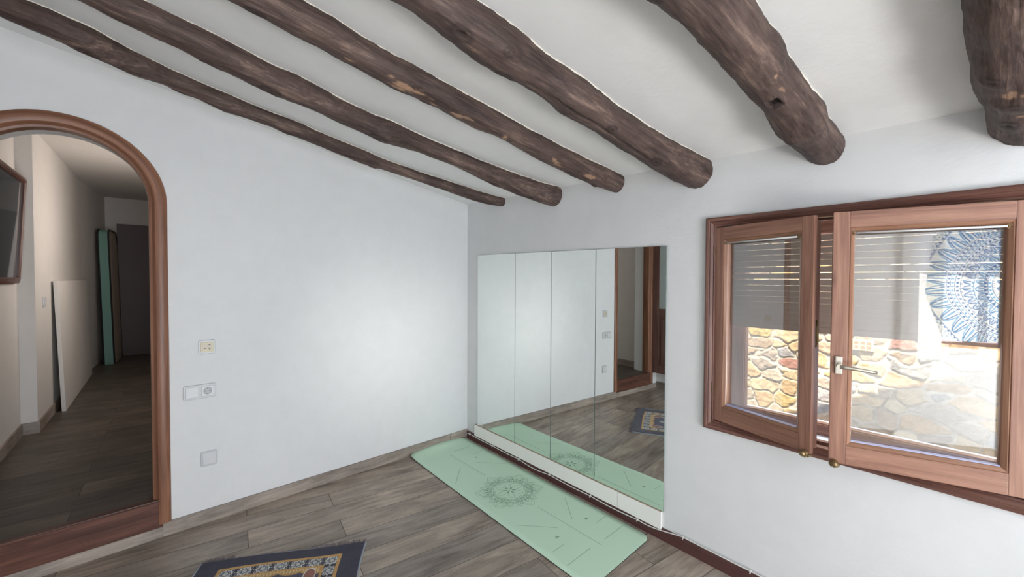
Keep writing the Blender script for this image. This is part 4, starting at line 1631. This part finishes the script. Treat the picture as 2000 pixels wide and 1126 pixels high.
# small white wall switch
sx0 = SEG[2][0] + (2.26 - SEG[2][1]) * dv2.x / dv2.y
t = tag(empty('wall_switch', (sx0, 2.26, 1.245), math.atan2(dv2.y, dv2.x)), 'small white switch on the corridor wall above the leaning board', 'switch')
bm = newbm(); add_box(bm, (-.04, -.010, -.042), (.04, 0, .042), bevel=.003); obj('frame_plate', bm, MT['white'], t)
bm = newbm(); add_box(bm, (-.026, -.0145, -.028), (.026, -.009, .028), bevel=.002); obj('rocker', bm, MT['white'], t)

# mattress standing on end at the far end of the corridor
bm = newbm()
mt = tag(empty('mattress', (-2.440, 5.2, HF), math.radians(-7.2)), 'teal and beige mattress with black piping standing on end in the corridor', 'mattress')


def matt_path(w, h, r):
    return [(w / 2, 0.0), (w / 2, h - r)] + [(w / 2 - r + r * math.cos(t_), h - r + r * math.sin(t_)) for t_ in np.linspace(.2, PI / 2, 6)] + \
           [(-w / 2 + r + r * math.cos(t_), h - r + r * math.sin(t_)) for t_ in np.linspace(PI / 2, PI - .2, 6)] + [(-w / 2, h - r), (-w / 2, 0.0)]


MTX, MW, MH = .105, .62, 1.92     # thickness (x), width (y), height


def lean(x, z):
    return x - .045 * (z / MH)


# band round the side (teal) and the two faces (beige)
prof_y = [(0, .0), (0, MH - .10)] + [(.10 - .10 * math.cos(t_), MH - .10 + .10 * math.sin(t_)) for t_ in np.linspace(0, PI / 2, 7)]
outl = [(y, z) for y, z in prof_y] + [(MW - y, z) for y, z in prof_y[::-1]]
bmt = newbm(); bmf = newbm()
A = [bmt.verts.new((lean(-MTX / 2, z), y, z)) for y, z in outl]
B = [bmt.verts.new((lean(MTX / 2, z), y, z)) for y, z in outl]
for i in range(len(outl) - 1):
    bmt.faces.new((A[i], B[i], B[i + 1], A[i + 1]))
bmt.faces.new((A[0], A[-1], B[-1], B[0]))
bmesh.ops.recalc_face_normals(bmt, faces=bmt.faces)
obj('side_band', bmt, MT['teal'], mt)
for sx_ in (-1, 1):
    bmf = newbm()
    o1 = [bmf.verts.new((lean(sx_ * MTX / 2, z), y, z)) for y, z in outl]
    cy0, cz0 = MW / 2, MH / 2
    o2 = [bmf.verts.new((lean(sx_ * (MTX / 2 + .014), cz0 + (z - cz0) * .88), cy0 + (y - cy0) * .8, cz0 + (z - cz0) * .88)) for y, z in outl]
    for i in range(len(outl)):
        j = (i + 1) % len(outl)
        f = bmf.faces.new((o1[i], o1[j], o2[j], o2[i])); f.smooth = True
    bmf.faces.new(o2)
    bmesh.ops.recalc_face_normals(bmf, faces=bmf.faces)
    tag(obj('ticking', bmf, MT['beige'], mt), 'beige face of the mattress')
    bmp = newbm()
    tube(bmp, [(lean(sx_ * (MTX / 2 + .002), z), y, z + .004) for y, z in outl], .010, 8)
    obj('piping', bmp, MT['black'], mt)

# ------------------------------------------------------------------ window behind the tapestry, tapestry and curtain (seen reflected in the window panes)
w2 = tag(empty('window_2', (XL, (WY0 + WY1) / 2, WWZ0)), 'window in the side wall hung with a blue and white tapestry', 'window', kind='structure')
bm = newbm()
yc = (WY0 + WY1) / 2
hw2, hh2 = (WY1 - WY0) / 2, WWZ1 - WWZ0
prof = [(0, -.20), (0, -.12), (.05, -.12), (.05, -.18), (.0, -.20)]
sweep(bm, [(-hw2, 0), (hw2, 0), (hw2, hh2), (-hw2, hh2)], prof, True, lambda a, b, d: Vector((d, a, b)), seg=True)
add_box(bm, (-.19, -.03, .04), (-.13, .03, hh2 - .04))
obj('window_frame', bm, MT['wood'], w2)


def cloth(name, y0, y1, z0, z1, x, colour_f, m, fold, seed, outline=None, h=300, w=240):
    zz_, yy_ = np.meshgrid(np.linspace(z1, z0, h), np.linspace(y1, y0, w), indexing='ij')
    rs_ = np.random.RandomState(seed)
    X = np.zeros_like(yy_)
    for q in range(4):
        X += np.sin(yy_ * rs_.uniform(14, 34) + rs_.uniform(0, 7) + (zz_ - z1) * rs_.uniform(-1.5, 1.5)) * rs_.uniform(.3, 1)
    X = x + fold * X
    Cc = colour_f(yy_, zz_)
    if outline is not None:
        yy_, zz_ = outline(yy_, zz_)
    return grid_mesh(name, np.stack([X, yy_, zz_], -1), Cc, m)


def tap_col(y, z):
    """mandala cloth: rings of petals and dots in blue on off-white"""
    cy1, cz1 = -5.02, 1.42
    r = np.hypot(y - cy1, (z - cz1)); an = np.arctan2(z - cz1, y - cy1)
    white = np.array(lin(236, 236, 228)); b1 = np.array(lin(66, 118, 164)); b2 = np.array(lin(112, 166, 196)); gy = np.array(lin(150, 158, 166))
    Cc = np.tile(white, (*y.shape, 1))

    def pm(m, c):
        Cc[m] = c
    # rings of pointed leaves, dots and net
    for (ra, rb_, n_, c1) in ((.52, .68, 34, b2), (.345, .40, 40, b1), (.255, .32, 26, b2), (.10, .17, 16, b1)):
        t_ = (r - ra) / (rb_ - ra)
        ph = (an * n_ / (2 * PI)) % 1 - .5
        env = .5 * np.sqrt(np.clip(1 - t_, 0, 1))
        inb = (t_ > 0) & (t_ < 1)
        pm(inb & (abs(abs(ph) - env) < .055), c1)
        pm(inb & (abs(abs(ph) - env * .62) < .045), b1)
        pm(inb & (abs(ph) < env * .18), c1)
    for (rc_, n_, c1) in ((.495, 90, b1), (.465, 84, b2), (.43, 76, b1), (.335, 60, b2), (.24, 48, b1), (.21, 42, b2), (.71, 120, b1)):
        ph = (an * n_ / (2 * PI)) % 1 - .5
        d = np.hypot(ph * 2 * PI * rc_ / n_, r - rc_)
        pm(d < .0095, c1)
    for rc_ in (.70, .692, .510, .480, .448, .412, .328, .25, .225, .195, .09, .05):
        pm(abs(r - rc_) < .0028, b1)
    ph = np.sin(an * 70) * np.sin(r * 300)
    pm((r > .40) & (r < .415) & (ph > .2), gy)
    pm((r > .175) & (r < .195) & (ph > .1), gy)
    pm((r > .72) & (np.sin(y * 160) * np.sin(z * 160) > .5), b2)
    pm((r < .05) & (r > .02), b2)
    return Cc


def tap_out(y, z):
    # the free edge bellies out and the bottom corner is cut off on the slant
    t_ = (z - .95) / 1.15
    k_ = np.clip((y + 4.85) / .49, 0, 1)
    y = y - k_ * (.12 * np.clip(t_ - .30, 0, 1) + .38 * np.clip(.36 - t_, 0, 1))
    return y, z


tp = cloth('tapestry', -5.55, -4.36, .93, 2.10, -2.935, tap_col, MT['tapestry'], .006, 3, tap_out, 420, 420)
tag(tp, 'blue and white mandala tapestry hung over the side window, seen reflected in the window pane', 'tapestry')


def white_col(y, z):
    return np.tile(np.array((.86, .86, .84)), (*y.shape, 1))


cu = cloth('curtain', -4.50, -4.22, .55, 2.12, -2.955, white_col, MT['curtain'], .010, 6, None, 60, 160)
tag(cu, 'narrow white curtain beside the mandala tapestry, seen reflected in the window pane', 'curtain')
bm = newbm()
tube(bm, [(-2.945, -5.6, 2.125), (-2.945, -4.18, 2.125)], .008, 10)
for yy in (-5.6, -4.18):
    lathe(bm, [(.008, 0), (.014, .004), (.014, .018), (.006, .024)], (-2.945, yy, 2.125), (0, 1 if yy > -5 else -1, 0), 12)
    add_box(bm, (XL, yy - .008, 2.117), (-2.94, yy + .008, 2.133))
tag(obj('curtain_pole', bm, MT['nickel']), 'thin metal pole carrying the tapestry and white curtain', 'curtain pole')
